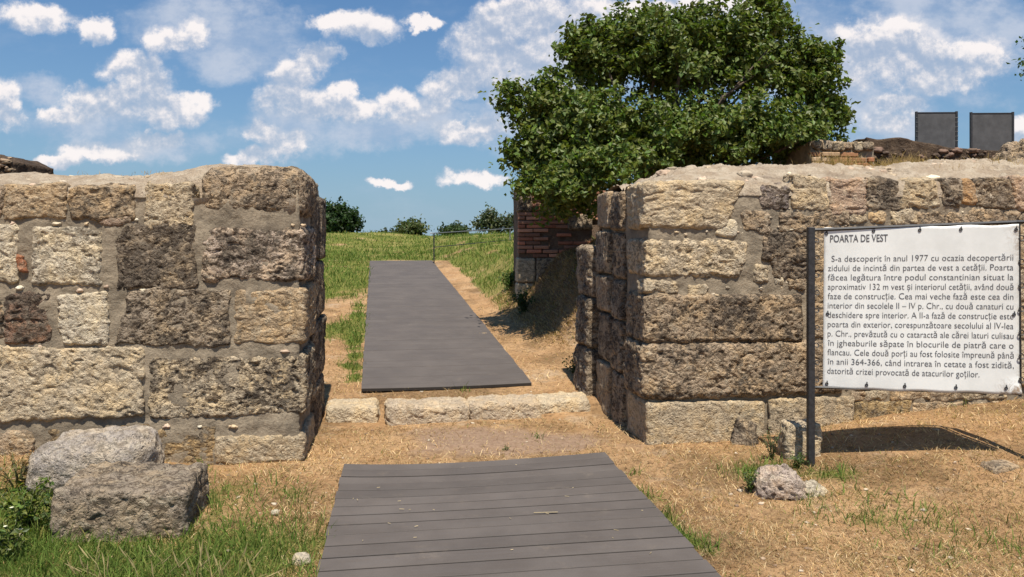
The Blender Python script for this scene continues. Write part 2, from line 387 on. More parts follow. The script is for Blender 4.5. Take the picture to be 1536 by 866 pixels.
# ------------------------------------------------------------------ the ground
def xl_far(y): return -1.526 - 0.1786 * (y - 7.8)
def xr_far(y): return 0.237 - 0.1858 * (y - 7.8)
def zpath(y): return 0.10 + 0.0671 * (np.asarray(y, float) - 7.8)
def g(x, y):
    x = np.asarray(x, float); y = np.asarray(y, float)
    base = np.where(y < 7.3, 0.0, np.where(y < 7.8, 0.1 * sst(y, 6.9, 7.5), zpath(np.minimum(y, 20.7))))
    base = np.where((y >= 7.0) & (y < 7.8), 0.095 * sst(y, 6.95, 7.45), base)
    ridge = np.interp(x, [-60, -10.5, -8, -5.8, -3.4, -1, 2, 60], [1.9, 1.88, 1.86, 1.68, 1.58, 1.62, 1.72, 2.0])
    t = np.clip((y - 20.7) / 24.3, 0, 1)
    base = np.where(y > 20.7, 0.966 + (ridge - 0.966) * (0.25 * t + 0.75 * sst(t, 0, 1)), base)
    base = np.where(y > 45, ridge - 5.5 * sst(y, 45, 160), base)
    e = x - xr_far(y)
    bank = np.interp(e, [0.3, 0.45, 0.75, 1.0, 1.4, 1.9, 3.0, 8.0], [0, 0.03, 0.17, 0.42, 0.86, 1.08, 1.25, 1.5])
    amt = sst(y, 8.6, 10.2) * (1 - 0.62 * sst(y, 13, 20)) * (1 - sst(y, 30, 44))
    pb = np.stack([x.ravel(), y.ravel(), np.full(x.size, 4.)], 1)
    base = base + bank * amt + (0.13 * fbm(pb * 1.9, 5)).reshape(x.shape) * sst(e, .5, 1.0) * amt
    rise = sst(x, 1.3, 4.8) * 0.25 * sst(y, 4.0, 6.4) * (1 - sst(y, 7.5, 9)) + 0.05 * sst(x, 1.5, 2.4) * sst(y, 4.6, 5.3) * (1 - sst(y, 6, 7))
    left = sst(-x, 1.9, 3.6) * 0.12 * sst(y, 4.3, 5.4) * (1 - sst(y, 7, 8))
    p = np.stack([x.ravel(), y.ravel(), np.zeros(x.size)], 1)
    near = (1 - sst(y, 60, 120)).ravel()
    n = 0.030 * gnoise(p * 1.1) + 0.014 * gnoise(p * 3.1 + 5) + 0.10 * gnoise(p * 0.23 + 9) * sst(y, 14, 24).ravel()
    far = (0.10 * gnoise(p * 0.4 + 3) + 0.05 * gnoise(p * 1.3)) * sst(y, 22, 30).ravel() * near
    inpath = ((x > xl_far(y) - 0.25) & (x < xr_far(y) + 0.2) & (y > 7.2) & (y < 21)).ravel() | ((np.abs(x + 0.2) < 1.35) & (y < 6)).ravel()
    n = np.where(inpath, np.minimum(n * 0.4, 0.004) - 0.012, n)
    return base + rise + left + (n * near + far).reshape(x.shape)
def g1(x, y): return float(g(np.array([x]), np.array([y]))[0])
def at(px, py, D): return Vector(((px - CX) / F * D, D, EYE - (py - HY) / F * D))
def gp(px, py):
    """the ground point seen at that place of the photograph"""
    a, b = (px - CX) / F, (HY - py) / F
    Ds = np.linspace(2.5, 60, 6000); h = EYE + b * Ds - g(a * Ds, Ds)
    i = int(np.argmax(h < 0)); D = Ds[i]; return Vector((a * D, D, g1(a * D, D)))

def greenness(x, y):
    x = np.asarray(x, float); y = np.asarray(y, float)
    p = np.stack([x.ravel(), y.ravel(), np.full(x.size, 3.3)], 1)
    n = (fbm(p * 0.9, 3)).reshape(x.shape); n2 = fbm(p * 3.0 + 7, 3).reshape(x.shape)
    G = np.zeros_like(x)
    def blob(cx, cy, rx, ry, w):
        return w * np.exp(-(((x - cx) / rx) ** 2 + ((y - cy) / ry) ** 2))
    G += blob(-2.1, 3.75, 0.95, 0.62, 0.95) + blob(-1.35, 3.9, 0.4, 0.6, 0.45) + blob(-1.75, 4.9, 0.35, 0.4, 0.4) + blob(-2.9, 4.6, 0.5, 0.9, 0.9)
    er = x - (0.68 - 0.146 * (y - 5.72))
    G += 0.95 * np.exp(-((er - 0.03) / 0.10) ** 2) * (y < 5.4) * sst(n2, -0.25, 0.25) * sst(-y, -5.3, -4.2)
    G += blob(1.72, 5.3, 0.25, 0.25, 0.8) + blob(2.15, 5.15, 0.2, 0.12, 0.6) + blob(2.1, 4.55, 0.5, 0.3, 0.38) + blob(2.6, 4.0, 0.7, 0.4, 0.25)
    e = x - xr_far(y); el = xl_far(y) - x
    hill = sst(y, 12.5, 15.5) * (el > -0.1) + sst(e, 0.28, 0.65) * sst(y, 11.6, 13.4) * (1 - .8 * soilness(x, y)) + sst(y, 20.4, 21.5)
    G += np.clip(hill, 0, 1) * (0.95 + 0.8 * n)
    G += np.exp(-((el - 0.12) / 0.13) ** 2) * sst(y, 7.9, 8.3) * (y < 13.5) * (0.85 + 1.2 * n2)
    G += blob(-2.55, 11.0, 0.5, 0.8, 0.8)
    G += np.where(y < 12, 0.30 * np.maximum(n2 * 0.8 + n - 0.25, 0), 0)
    return np.clip(G + 0.25 * n2 * (G > 0.12), 0, 1)
def bareness(x, y):
    p = np.stack([np.ravel(x), np.ravel(y), np.full(np.size(x), 1.3)], 1); n = fbm(p * 2.2, 3).reshape(np.shape(x))
    b = 1.1 * np.exp(-(((x + 0.05) / 0.85) ** 2 + ((y - 6.25) / 0.42) ** 2))
    return np.clip(b + 0.5 * n * (b > 0.1), 0, 1)

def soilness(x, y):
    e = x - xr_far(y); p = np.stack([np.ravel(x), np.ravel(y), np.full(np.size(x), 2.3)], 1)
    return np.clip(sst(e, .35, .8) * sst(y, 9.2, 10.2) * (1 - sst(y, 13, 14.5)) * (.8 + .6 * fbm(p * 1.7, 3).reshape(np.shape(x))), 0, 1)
def axis(segs):
    out = []
    for a, b, st in segs: out += list(np.arange(a, b - 1e-6, st))
    return np.array(sorted(set(np.round(out, 4))))
def build_ground():
    gr = lambda a, b, n: list(np.geomspace(a, b, n))
    xs = np.array(sorted(set([-v for v in gr(14, 4000, 22)] + gr(14, 4000, 22) + list(np.arange(-13.5, -5, 0.4)) + list(np.arange(-5, 5, 0.035)) + list(np.arange(5, 13.8, 0.4)))))
    ys = np.array(sorted(set([-v for v in gr(3, 300, 12)] + list(np.arange(-2.5, 2.4, 0.3)) + list(np.arange(2.5, 9, 0.03)) + list(np.arange(9, 22, 0.08)) + list(np.arange(22, 60, 0.5)) + gr(60, 4000, 24))))
    X, Y = np.meshgrid(xs, ys, indexing='ij'); Z = g(X, Y)
    V = np.stack([X.ravel(), Y.ravel(), Z.ravel()], 1)
    i = np.arange(X.size).reshape(X.shape)
    Q = np.stack([i[:-1, :-1], i[1:, :-1], i[1:, 1:], i[:-1, 1:]], -1).reshape(-1, 4)
    m, nt, bs = mat_new('ground_soil_and_turf'); k = NT(nt)
    p = k.n('ShaderNodeNewGeometry').outputs['Position']
    gn = k.n('ShaderNodeAttribute', attribute_name='green').outputs['Fac']; ba = k.n('ShaderNodeAttribute', attribute_name='bare').outputs['Fac']
    n1 = k.noise(p, 1.6, 6, 0.65); n2 = k.noise(p, 22, 7, 0.72); n3 = k.noise(k.vmul(p, (1, 1, 1)), 130, 4, 0.7)
    dry = k.mix(k.ss(n1, 0.35, 0.65), (0.40, 0.235, 0.115, 1), (0.50, 0.315, 0.165, 1))
    dry = k.mix(k.ss(n2, 0.46, 0.66, 0, 0.75), dry, (0.14, 0.085, 0.045, 1)); dry = k.mix(k.ss(n3, 0.55, 0.7, 0, 0.5), dry, (0.52, 0.38, 0.20, 1))
    bare = k.mix(k.ss(n2, 0.4, 0.65), (0.36, 0.245, 0.165, 1), (0.27, 0.175, 0.115, 1)); bare = k.mix(k.ss(n3, 0.56, 0.7, 0, 0.6), bare, (0.48, 0.38, 0.28, 1))
    grn = k.mix(k.ss(n2, 0.35, 0.68), (0.19, 0.19, 0.045, 1), (0.10, 0.12, 0.025, 1)); grn = k.mix(k.ss(k.noise(p, 0.7, 6, 0.7), 0.46, 0.66, 0, 0.75), grn, (0.30, 0.24, 0.09, 1))
    dry = k.mix(k.ss(k.noise(k.vadd(p, (7, 1, 3)), 2.1, 7, 0.7), 0.54, 0.66, 0, 0.75), dry, k.mix(k.ss(n2, .4, .62), (0.50, 0.375, 0.25, 1), (0.36, 0.255, 0.16, 1)))
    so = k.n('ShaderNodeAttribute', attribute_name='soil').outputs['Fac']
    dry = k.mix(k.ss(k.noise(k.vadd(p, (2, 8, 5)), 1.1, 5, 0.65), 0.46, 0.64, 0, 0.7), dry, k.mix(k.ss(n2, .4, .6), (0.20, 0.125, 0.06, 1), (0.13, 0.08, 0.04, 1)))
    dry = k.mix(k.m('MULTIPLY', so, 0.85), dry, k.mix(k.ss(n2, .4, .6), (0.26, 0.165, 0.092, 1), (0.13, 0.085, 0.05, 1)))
    col = k.mix(k.ss(ba, 0.25, 0.7), dry, bare)
    col = k.mix(k.ss(k.m('ADD', gn, k.m('MULTIPLY', k.m('SUBTRACT', n2, 0.5), 0.5)), 0.3, 0.75), col, grn)
    k.put(bs.inputs['Base Color'], col); bs.inputs['Roughness'].default_value = 0.97; bs.inputs['Specular IOR Level'].default_value = 0.1
    k.put(bs.inputs['Normal'], k.bump(k.m('ADD', n2, k.m('MULTIPLY', n3, 0.5)), 0.03, 0.9))
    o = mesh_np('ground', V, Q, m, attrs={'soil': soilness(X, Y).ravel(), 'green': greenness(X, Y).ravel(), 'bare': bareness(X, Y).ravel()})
    o['kind'] = 'structure'
build_ground()

# ------------------------------------------------------------------ masonry
OCHRE=(.51,.395,.255); CREAM=(.58,.495,.355); WHITE=(.63,.57,.44); GREY=(.40,.335,.25); DARK=(.29,.24,.18); RED=(.37,.23,.16); PINK=(.50,.375,.275); YEL=(.545,.455,.315); TAN=(.44,.35,.245)
class Wall:
    def __init__(s, x0, y0): s.x0, s.y0 = x0, y0
    def sz(s, px, py, t=0.0):
        """local (along, height) of the face t behind the front, seen at that place of the photograph"""
        x0, y0 = s.x0 - math.sin(TH) * t, s.y0 + math.cos(TH) * t
        a = (px - CX) / F; rx, ry = math.cos(TH), math.sin(TH)
        q = (a * y0 - x0) / (rx - a * ry); D = y0 + ry * q
        return q, EYE - (py - HY) / F * D
    def w(s, q, t): return s.x0 + math.cos(TH) * q - math.sin(TH) * t, s.y0 + math.sin(TH) * q + math.cos(TH) * t
SEED = [0]
def displace(P, n, style, amp, seed):
    q = P + seed
    wv = np.stack([gnoise(q * 9 + 3), gnoise(q * 9 + 13), gnoise(q * 9 + 23)], 1)
    qw = q + 0.035 * wv
    def holes(f, lo, hi, sq=(1, 1, 1.25)): return sst(fbm(qw * f * np.array(sq), 2), lo, hi)
    if style == 'pit':
        d = 0.010 * fbm(q * 6, 3) + 0.008 * fbm(qw * 24, 2) - 0.016 * holes(20, .22, .62) - 0.012 * holes(38, .25, .6)
    elif style == 'layer':
        sq = qw * np.array([6, 6, 24]); d = 0.012 * fbm(q * 5, 3) + 0.010 * fbm(sq, 3) + 0.016 * ridged(sq * 1.2 + 3, 3) - 0.010 * holes(16, .25, .6, (.6, .6, 2.2))
    elif style == 'smooth':
        d = 0.008 * fbm(q * 5, 3) + 0.007 * fbm(q * 18, 3) - 0.010 * holes(18, .3, .65)
    else:
        a = qw @ np.array([[0.8, 0.1, 0.59], [-.1, 1, 0], [-.59, 0, 0.8]])
        d = 0.016 * fbm(q * 5, 3) + 0.020 * ridged(a * np.array([9, 9, 20]), 4) + 0.009 * fbm(q * 36, 2) - 0.014 * holes(15, .25, .6, (.8, .8, 1.5))
    return P + n * (d * amp * 0.74)[:, None]
def rblock(name, quad, dep, y0, parent, col, dark=0.5, style='rough', amp=1.0, rad=0.03, res=0.009, warp=0.014, back=False, mat=None, world_M=None):
    """a rough block: front outline quad (BL, BR, TR, TL in local x,z), from y0 back by dep"""
    SEED[0] += 1; rs = np.random.RandomState(SEED[0]); seed = rs.rand(3) * 80
    q = np.array(quad, float); W = 0.5 * (np.linalg.norm(q[1] - q[0]) + np.linalg.norm(q[2] - q[3])); H = 0.5 * (np.linalg.norm(q[3] - q[0]) + np.linalg.norm(q[2] - q[1]))
    nx, ny, nz = max(3, int(W / res)), max(2, int(dep / max(res, 0.012))), max(3, int(H / res))
    U, Q = box_surface(nx, ny, nz, back)
    B = np.array([W, dep, H]); rad = min(rad, 0.42 * min(W, H, dep)); X = U * B
    lo = np.full(3, rad); hi = B - rad
    if not back: hi[1] = dep + 1
    c = np.clip(X, lo, hi); dl = X - c; ln = np.linalg.norm(dl, axis=1); n = dl / np.maximum(ln, 1e-9)[:, None]
    X = c + n * rad
    u, w = X[:, 0] / W, X[:, 2] / H
    P2 = ((1 - u) * (1 - w))[:, None] * q[0] + (u * (1 - w))[:, None] * q[1] + (u * w)[:, None] * q[2] + ((1 - u) * w)[:, None] * q[3]
    P = np.stack([P2[:, 0], y0 + X[:, 1], P2[:, 1]], 1)
    s = P + seed
    P = displace(P, n, style, amp, seed)
    P[:, 0] += warp * (fbm(s * 7, 3) + 0.6 * gnoise(s * 2.5)); P[:, 2] += warp * (fbm(s * 7 + 31, 3) + 0.6 * gnoise(s * 2.5 + 11))
    o = mesh_np(name, P, Q, mat or STONE, parent)
    vv = 1.08 + 0.14 * rs.rand()
    o.color = (*[float(np.clip(k * vv, 0, 1)) for k in col], dark)
    return o
def jit(x0, z0, x1, z1, j):
    r = lambda: random.uniform(-j, j)
    return [(x0 + r(), z0 + r()), (x1 + r(), z0 + r()), (x1 + r(), z1 + r()), (x0 + r(), z1 + r())]
def face_stone(W, parent, box, col, dark=0.5, style='rough', amp=1.0, proud=0.016, dep=0.16, rad=0.022, j=0.016, name='stone_block', label=None, **k):
    k.setdefault('warp', 0.024)
    if isinstance(box, tuple):
        x0, y0, x1, y1 = box; ex = min(3.5, .06 * (x1 - x0)); x0 -= ex; x1 += ex; y0 -= ex; y1 += ex; a = W.sz(x0, y1); b = W.sz(x1, y0)
        quad = jit(a[0], a[1], b[0], b[1], j)
    else: quad = [W.sz(*p) for p in box]      # BL, BR, TR, TL
    o = rblock(name, quad, dep, -proud, parent, col, dark, style, amp, rad, **k)
    if label: o['label'] = label
    return o
def core(W, name, parent, s0, s1, t0, t1, ztop, zb=-0.15, res=0.02, mat=None, amp=1.0):
    nx, ny, nz = int((s1 - s0) / res), int((t1 - t0) / 0.04), int(2.2 / res)
    U, Q = box_surface(nx, ny, nz, True)
    S = s0 + U[:, 0] * (s1 - s0); T = t0 + U[:, 1] * (t1 - t0); Z = zb + U[:, 2] * (ztop(S, T) - zb)
    P = np.stack([S, T, Z], 1)
    n = np.where(U[:, :1] == 0, [-1., 0, 0], np.where(U[:, :1] == 1, [1., 0, 0], np.where(U[:, 1:2] == 0, [0, -1., 0], [0, 0, 0.6])))
    d = 0.011 * fbm(P * 4 + 3, 3) + 0.005 * fbm(P * 19, 3) + 0.004 * ridged(P * 11, 3)
    P += n * (amp * d)[:, None]
    return mesh_np(name, P, Q, mat or MORTAR, parent)
def rubble(name, spots, parent, mat, seed, smin, smax, cols):
    """small chips bedded in mortar, one mesh; spots: list of (point)"""
    rs = np.random.RandomState(seed)
    U, Q = box_surface(5, 5, 5, True); U = U * 2 - 1
    for i, p in enumerate(spots):
        D = U / np.linalg.norm(U, axis=1)[:, None]; D = D * (0.78 + 0.45 * fbm(D * 1.6 + rs.rand(3) * 50, 2))[:, None]
        s = rs.uniform(smin, smax); D = D * np.array([s * rs.uniform(.8, 1.6), s, s * rs.uniform(.5, .95)])
        c = np.array(cols[rs.randint(len(cols))]) * rs.uniform(.75, 1.2)
        mesh_np(name, D + np.array(p), Q, mat, parent, True, {'col': np.tile(c, (len(D), 1))})
CHIP = attr_mat('chip_stone', 0.95, 0, 0.15, 0.6)
random.seed(5)

# ---- left wall
def build_left_wall():
    W = Wall(-1.545, 5.66)
    root = thing('stone_wall', 'rubble stone gate wall on the left with grey mortar joints and rounded corner top', 'wall', (W.x0, W.y0, 0), TH)
    ztop = lambda S, T: 2.0 + 0.13 * sst(T, 0.0, 0.7) - 0.06 * sst(-S, 0, 0.2) + 0.02 * np.sin(S * 3)
    core(W, 'mortar_core', root, -4.2, -0.03, 0.0, 1.46, ztop, amp=1.7)
    # rubble cap
    def cap():
        nx, ny = 190, 70
        a, b = np.meshgrid(np.linspace(-4.2, -0.05, nx), np.linspace(-0.012, 1.4, ny), indexing='ij')
        P = np.stack([a.ravel(), b.ravel(), np.zeros(a.size)], 1)
        h = 1.985 + 0.13 * sst(P[:, 1], -0.05, 0.75) + 0.045 * fbm(P * 3, 4) + 0.045 * ridged(P * 8, 4)
        h += 0.10 * sst(P[:, 0], -1.3, -0.75) - 0.16 * sst(P[:, 0], -.32, -.05) - 0.25 * sst(P[:, 1], 1.1, 1.4)
        h = np.where((P[:, 1] < .16) & (P[:, 0] > -.80), h - .22, h); h = np.where(P[:, 1] <= -0.005, 1.93, h); P[:, 2] = h
        i = np.arange(a.size).reshape(a.shape); Q = np.stack([i[:-1, :-1], i[1:, :-1], i[1:, 1:], i[:-1, 1:]], -1).reshape(-1, 4)
        mesh_np('rubble_top', P, Q, CAPMAT, root)
    cap()
    S = lambda *a, **k: face_stone(W, root, *a, **k)
    S((9,282,94,328), OCHRE, .35); S((107,282,196,325), OCHRE, .5, 'rough'); S((150,326,199,335), PINK, .3, rad=.02, j=.004)
    S((218,279,290,340), YEL, .3, 'pit', 1.2); S((-70,342,25,421), WHITE, .3); S((30,385,40,408), (.45,.2,.11), .2, rad=.01, j=.002, name='brick_chip')
    S((54,346,149,425), WHITE, .38, label='pale whitish stone'); S((176,341,291,428), GREY, .70, 'pit', label='dark grey pitted stone')
    S((14,446,76,511), RED, .68, 'rough', 1.2, label='reddish brown stone'); S((94,444,159,517), WHITE, .25, 'rough')
    S([(172,517),(345,519),(346,432),(190,434)], GREY, .6, 'pit', 1.1); S((-60,522,214,632), CREAM, .28, 'rough', 1.25, proud=.022, label='long pale yellowish stone')
    S((-60,446,2,505), TAN, .6); S((-60,285,0,326), TAN, .5)
    # corner stones run back into the passage
    q = dict(dep=0.62, res=0.0095)
    def quoin(box, z1, col, dark, style, amp, over=0.0, rad=.05, warp=.012, label=None):
        a = W.sz(box[0], box[3]); b = W.sz(box[2], box[1]); s1 = over
        o = rblock('corner_stone', [(a[0], a[1]), (s1, a[1]), (s1, b[1] if z1 is None else z1), (a[0], b[1] if z1 is None else z1)], 0.66, -0.014, root, col, dark, style, amp, rad, 0.0095, warp)
        if label: o['label'] = label
    quoin((298,250,462,329), 2.175, TAN, .50, 'pit', 1.0, 0.03, .13, label='large rounded corner stone at the wall top')
    quoin((300,341,458,424), None, (.60,.50,.40), .62, 'rough', 1.2, 0.015, label='white stone mottled with black crust')
    quoin((351,432,463,518), None, OCHRE, .35, 'layer', 1.1, 0.02, .04)
    quoin((222,530,460,631), None, CREAM, .60, 'pit', 1.35, 0.025, .04, label='long pitted corner stone')
    quoin((322,650,452,698), None, YEL, .30, 'rough', .9, 0.01, .03)
    S((226,642,320,702), (.40,.30,.17), .45, 'layer', .8, proud=.004); S((80,642,222,704), (.36,.27,.155), .5, 'layer', .7, proud=.004); S((-60,652,44,700), TAN, .4)
    # rear stones of the passage face
    zs = [-0.1, 0.42, 0.95, 1.45, 2.02]
    for i in range(4):
        for t0, t1 in ((0.665, 1.08), (1.10, 1.5)):
            rblock('passage_stone', [(-0.35, zs[i]), (0.012 + .02 * random.random(), zs[i]), (0.012 + .02 * random.random(), zs[i + 1] - .02), (-0.35, zs[i + 1] - .02)], t1 - t0, t0, root, GREY if i % 2 else TAN, .62, 'pit', 1.0, .04, 0.014, .012, back=True)
    rs = np.random.RandomState(3); spots = []
    for i in range(60):
        s = rs.uniform(-3.4, -0.6); t = rs.uniform(0.0, 1.1); spots.append((s, t, 1.985 + 0.13 * float(sst(t, -.05, .75)) + rs.uniform(-.015, .015)))
    rubble('rubble_stone', spots, root, CHIP, 4, .012, .045, [CREAM, TAN, GREY, DARK, PINK])
    sp = []
    for px, py in [(345,640),(352,640),(428,527),(160,430),(250,640),(270,352),(30,432),(440,338),(455,338),(60,520),(300,640),(205,330),(130,336),(85,336),(20,336),(120,436),(215,436)]:
        q_ = W.sz(px, py); sp.append((q_[0], 0.002, q_[1]))
    rubble('joint_chip', sp, root, CHIP, 6, .016, .034, [WHITE, CREAM, PINK, OCHRE])
    return W
LW = build_left_wall()

# ---- right wall
def build_right_wall():
    W = Wall(1.055, 6.06)
    root = thing('stone_wall', 'big block stone gate wall on the right, behind the white text sign', 'wall', (W.x0, W.y0, 0), TH)
    ztop = lambda S, T: 2.02 + 0.10 * sst(T, 0.05, 0.9) * sst(S, -.1, .5) + 0.02 * sst(S, .5, 2)
    core(W, 'mortar_core', root, 0.03, 5.6, 0.0, 1.42, ztop, amp=1.6)
    def cap():
        nx, ny = 290, 80
        a, b = np.meshgrid(np.linspace(0.02, 5.6, nx), np.linspace(-0.012, 1.42, ny), indexing='ij')
        P = np.stack([a.ravel(), b.ravel(), np.zeros(a.size)], 1)
        h = 2.055 + 0.03 * sst(P[:, 0], .6, 2) + (0.21 * sst(P[:, 0], -0.05, 0.75) + 0.06 * sst(P[:, 0], 2.5, 3.4)) * sst(P[:, 1], 0.0, 0.95)
        h += 0.045 * fbm(P * 2.6, 4) * sst(P[:, 1], 0, .2) + 0.05 * ridged(P * 6, 4) + 0.03 * ridged(P * 19, 3) * sst(P[:, 1], -0.02, .1) - .35 * sst(P[:, 1], 1.2, 1.42)
        h = np.where(P[:, 1] <= -0.005, 1.98, h); P[:, 2] = h
        i = np.arange(a.size).reshape(a.shape); Q = np.stack([i[:-1, :-1], i[1:, :-1], i[1:, 1:], i[:-1, 1:]], -1).reshape(-1, 4)
        mesh_np('rubble_top', P, Q, CAPMAT, root)
    cap()
    S = lambda *a, **k: face_stone(W, root, *a, **k)
    def quoin(quadpx, col, dark, style, amp, dep=0.5, rad=.04, label=None, warp=.012, proud=.02):
        q = [W.sz(*p) for p in quadpx]
        o = rblock('corner_stone', q, dep, -proud, root, col, dark, style, amp, rad, 0.0088, warp)
        if label: o['label'] = label
    quoin([(966,341),(1085,346),(1120,272),(967,272)], YEL, .28, 'layer', 1.15, label='ochre layered corner stone at the top', warp=.018)
    quoin([(968,414),(1110,418),(1127,361),(968,359)], CREAM, .40, 'rough', 1.0)
    quoin([(964,515),(1204,512),(1202,442),(965,441)], TAN, .56, 'pit', 1.2, proud=.040, label='long pitted grey brown corner stone')
    quoin([(962,600),(1262,590),(1260,511),(962,516)], TAN, .52, 'rough', 1.15, rad=.06, label='longest corner stone, bulging, dark streaked', proud=.052)
    quoin([(968,672),(1144,660),(1145,600),(967,603)], YEL, .30, 'smooth', 1.0, rad=.03, proud=.045)
    S([(1149,662),(1276,650),(1276,594),(1151,598)], YEL, .33, 'smooth', 1.1, proud=.045); S([(1280,640),(1366,634),(1366,600),(1281,602)], (.42,.32,.17), .45, 'smooth', 1.1, proud=.02)
    S([(1370,632),(1447,630),(1447,602),(1370,603)], OCHRE, .42, 'smooth', proud=.02); S([(1451,630),(1545,626),(1545,600),(1451,602)], TAN, .42, 'smooth', proud=.03)
    S((1300,587,1329,599), CREAM, .25, rad=.02, j=.004); S((1278,589,1297,600), TAN, .3, rad=.02, j=.004)
    S((1338,583,1392,597), OCHRE, .35, rad=.02, j=.004); S((1395,583,1440,598), TAN, .4, rad=.02, j=.004); S((1444,583,1508,599), YEL, .4, rad=.02, j=.004)
    S((1137,279,1185,316), (.30,.26,.24), .62, 'pit', 1.2, rad=.08, label='rounded dark grey stone'); S((1190,268,1238,315), YEL, .3, 'rough'); S((1115,318,1153,345), TAN, .5, rad=.03); S((1172,321,1219,345), TAN, .5, rad=.03)
    S((1077,333,1105,355), WHITE, .05, 'smooth', .6, rad=.03, label='small white stone in the joint'); S((1149,352,1214,385), TAN, .62, 'rough', 1.5); S((1160,386,1216,416), DARK, .55, 'rough', 1.5)
    S((1163,418,1175,428), WHITE, .1, rad=.01, j=.002); S((1180,420,1204,434), TAN, .4, rad=.02, j=.004); S((1130,398,1152,425), CREAM, .4, rad=.02, j=.004)
    S((970,423,1012,438), CREAM, .35, rad=.02, j=.003); S((1033,427,1060,441), CREAM, .3, rad=.02, j=.003)
    S((1247,269,1295,320), PINK, .2, 'layer', 1.2, label='pinkish beige stone'); S((1298,270,1346,313), GREY, .66, 'pit', 1.3); S([(1350,312),(1409,312),(1402,268),(1362,268)], YEL, .32, 'rough', 1.2)
    S((1414,270,1439,310), GREY, .6, 'rough', 1.2, rad=.03); S((1441,271,1462,308), (.50,.33,.18), .25, rad=.03); S((1465,271,1519,310), DARK, .55, 'pit', 1.3); S((1522,268,1570,315), PINK, .3)
    for b, c, d in (((1222,317,1270,336), TAN, .5), ((1274,320,1298,334), CREAM, .3), ((1303,318,1327,333), (.55,.42,.26), .2), ((1336,317,1375,335), CREAM, .3), ((1377,320,1418,337), TAN, .5), ((1421,321,1452,338), TAN, .5), ((1455,319,1528,338), TAN, .48), ((1532,320,1580,345), TAN, .5)): S(b, c, d, rad=.03, j=.006)
    # courses behind the panel
    for y0, y1, xs in ((344,400,(1220,1290,1352,1430,1500,1580)), (406,452,(1222,1268,1345,1420,1512,1580)), (458,508,(1212,1300,1392,1470,1580)), (514,580,(1268,1372,1460,1580))):
        for a, b in zip(xs[:-1], xs[1:]): S((a + 3, y0, b - 3, y1), random.choice([TAN, GREY, CREAM, OCHRE]), random.uniform(.35, .6), random.choice(['rough', 'pit']), res=.014)
    # the wall goes on out of the picture
    z = [0.2, 0.62, 1.0, 1.42, 1.75, 2.02]
    for i in range(5):
        s = 3.55
        while s < 5.4:
            w = random.uniform(.3, .6); rblock('stone_block', jit(s, z[i], min(s + w, 5.55) - .03, z[i + 1] - .03, .01), .16, -.016, root, random.choice([TAN, GREY, CREAM]), .5, 'rough', 1, .035, .022); s += w
    # passage face behind the corner stones: a slot for the portcullis, then the inner jamb
    zc = [-0.1, 0.46, 0.92, 1.28, 1.70, 2.06]
    for i in range(5):
        rblock('passage_stone', [(-0.035 + .02 * random.random(), zc[i]), (.4, zc[i]), (.4, zc[i + 1] - .018), (-0.035 + .02 * random.random(), zc[i + 1] - .018)], 0.34, 0.60, root, (GREY, TAN, GREY, TAN, TAN)[i], .58, 'pit', 1.1, .035, .012, .010, back=True)
        rblock('passage_stone', [(-0.05 + .03 * random.random(), zc[i] + .03), (.4, zc[i] + .03), (.4, zc[i + 1] + .005), (-0.05 + .03 * random.random(), zc[i + 1] + .005)], 0.42, 0.98, root, (TAN, GREY, TAN, GREY, TAN)[i], (.35, .6, .4, .55, .3)[i], 'smooth', 1.2, .03, .012, .010, back=True)
    zf = [-.05, .55, 1.05, 1.56]
    for i in range(3):
        rblock('jamb_stone', [(-0.13 + .03 * i, zf[i]), (.3, zf[i]), (.3, zf[i + 1] - .012), (-0.10, zf[i + 1] - .012)], 0.55, 1.47, root, GREY, .6, 'rough', 1.3, .05, .014, .016, back=True)
    rs = np.random.RandomState(8); spots = []
    for i in range(90):
        s = rs.uniform(0.3, 4.2); t = rs.uniform(0.0, 1.2)
        h = 2.055 + .03 + (0.21 * float(sst(s, -.05, .75)) + 0.06 * float(sst(s, 2.5, 3.4))) * float(sst(t, 0, .95)); spots.append((s, t, h + rs.uniform(-.012, .012)))
    rubble('rubble_stone', spots, root, CHIP, 9, .02, .065, [CREAM, TAN, GREY, DARK, PINK])
    sp = []
    for i in range(45):
        px, py = rs.uniform(985, 1215), rs.choice([350, 428, 322, 345, 437]) + rs.uniform(-6, 6); q_ = W.sz(px, py); sp.append((q_[0], 0.004, q_[1]))
    for i in range(45):
        px, py = rs.uniform(1110, 1530), rs.choice([265, 317, 335, 342]) + rs.uniform(-4, 4); q_ = W.sz(px, py); sp.append((q_[0], 0.004, q_[1]))
    rubble('joint_chip', sp, root, CHIP, 6, .008, .024, [CREAM, TAN, GREY, OCHRE])
    return W
RW = build_right_wall()

# ---- threshold
def build_threshold():
    root = thing('stone_threshold', 'low pale stone sill across the gate passage between the two walls', 'threshold', (-0.3, 6.85, 0), TH)
    def blk(px0, py0, px1, py1, dark, col, dep=.34, top=.14):
        a = gp(px0, py0); b = gp(px1, py1)
        loc = lambda p: (math.cos(TH) * (p.x + .3) + math.sin(TH) * (p.y - 6.85), -math.sin(TH) * (p.x + .3) + math.cos(TH) * (p.y - 6.85))
        (xa, ya), (xb, yb) = loc(a), loc(b)
        rblock('sill_stone', [(xa, -.08), (xb, -.08), (xb, top), (xa, top + .005)], dep, (ya + yb) / 2, root, col, dark, 'rough', 1.0, .045, .01, .022, back=True)
    blk(488, 634, 566, 634, .12, CREAM); blk(578, 638, 706, 632, .14, (.56,.47,.35), top=.15); blk(704, 632, 812, 626, .12, (.56,.47,.35), top=.15); blk(811, 626, 884, 612, .15, CREAM, top=.135)
build_threshold()

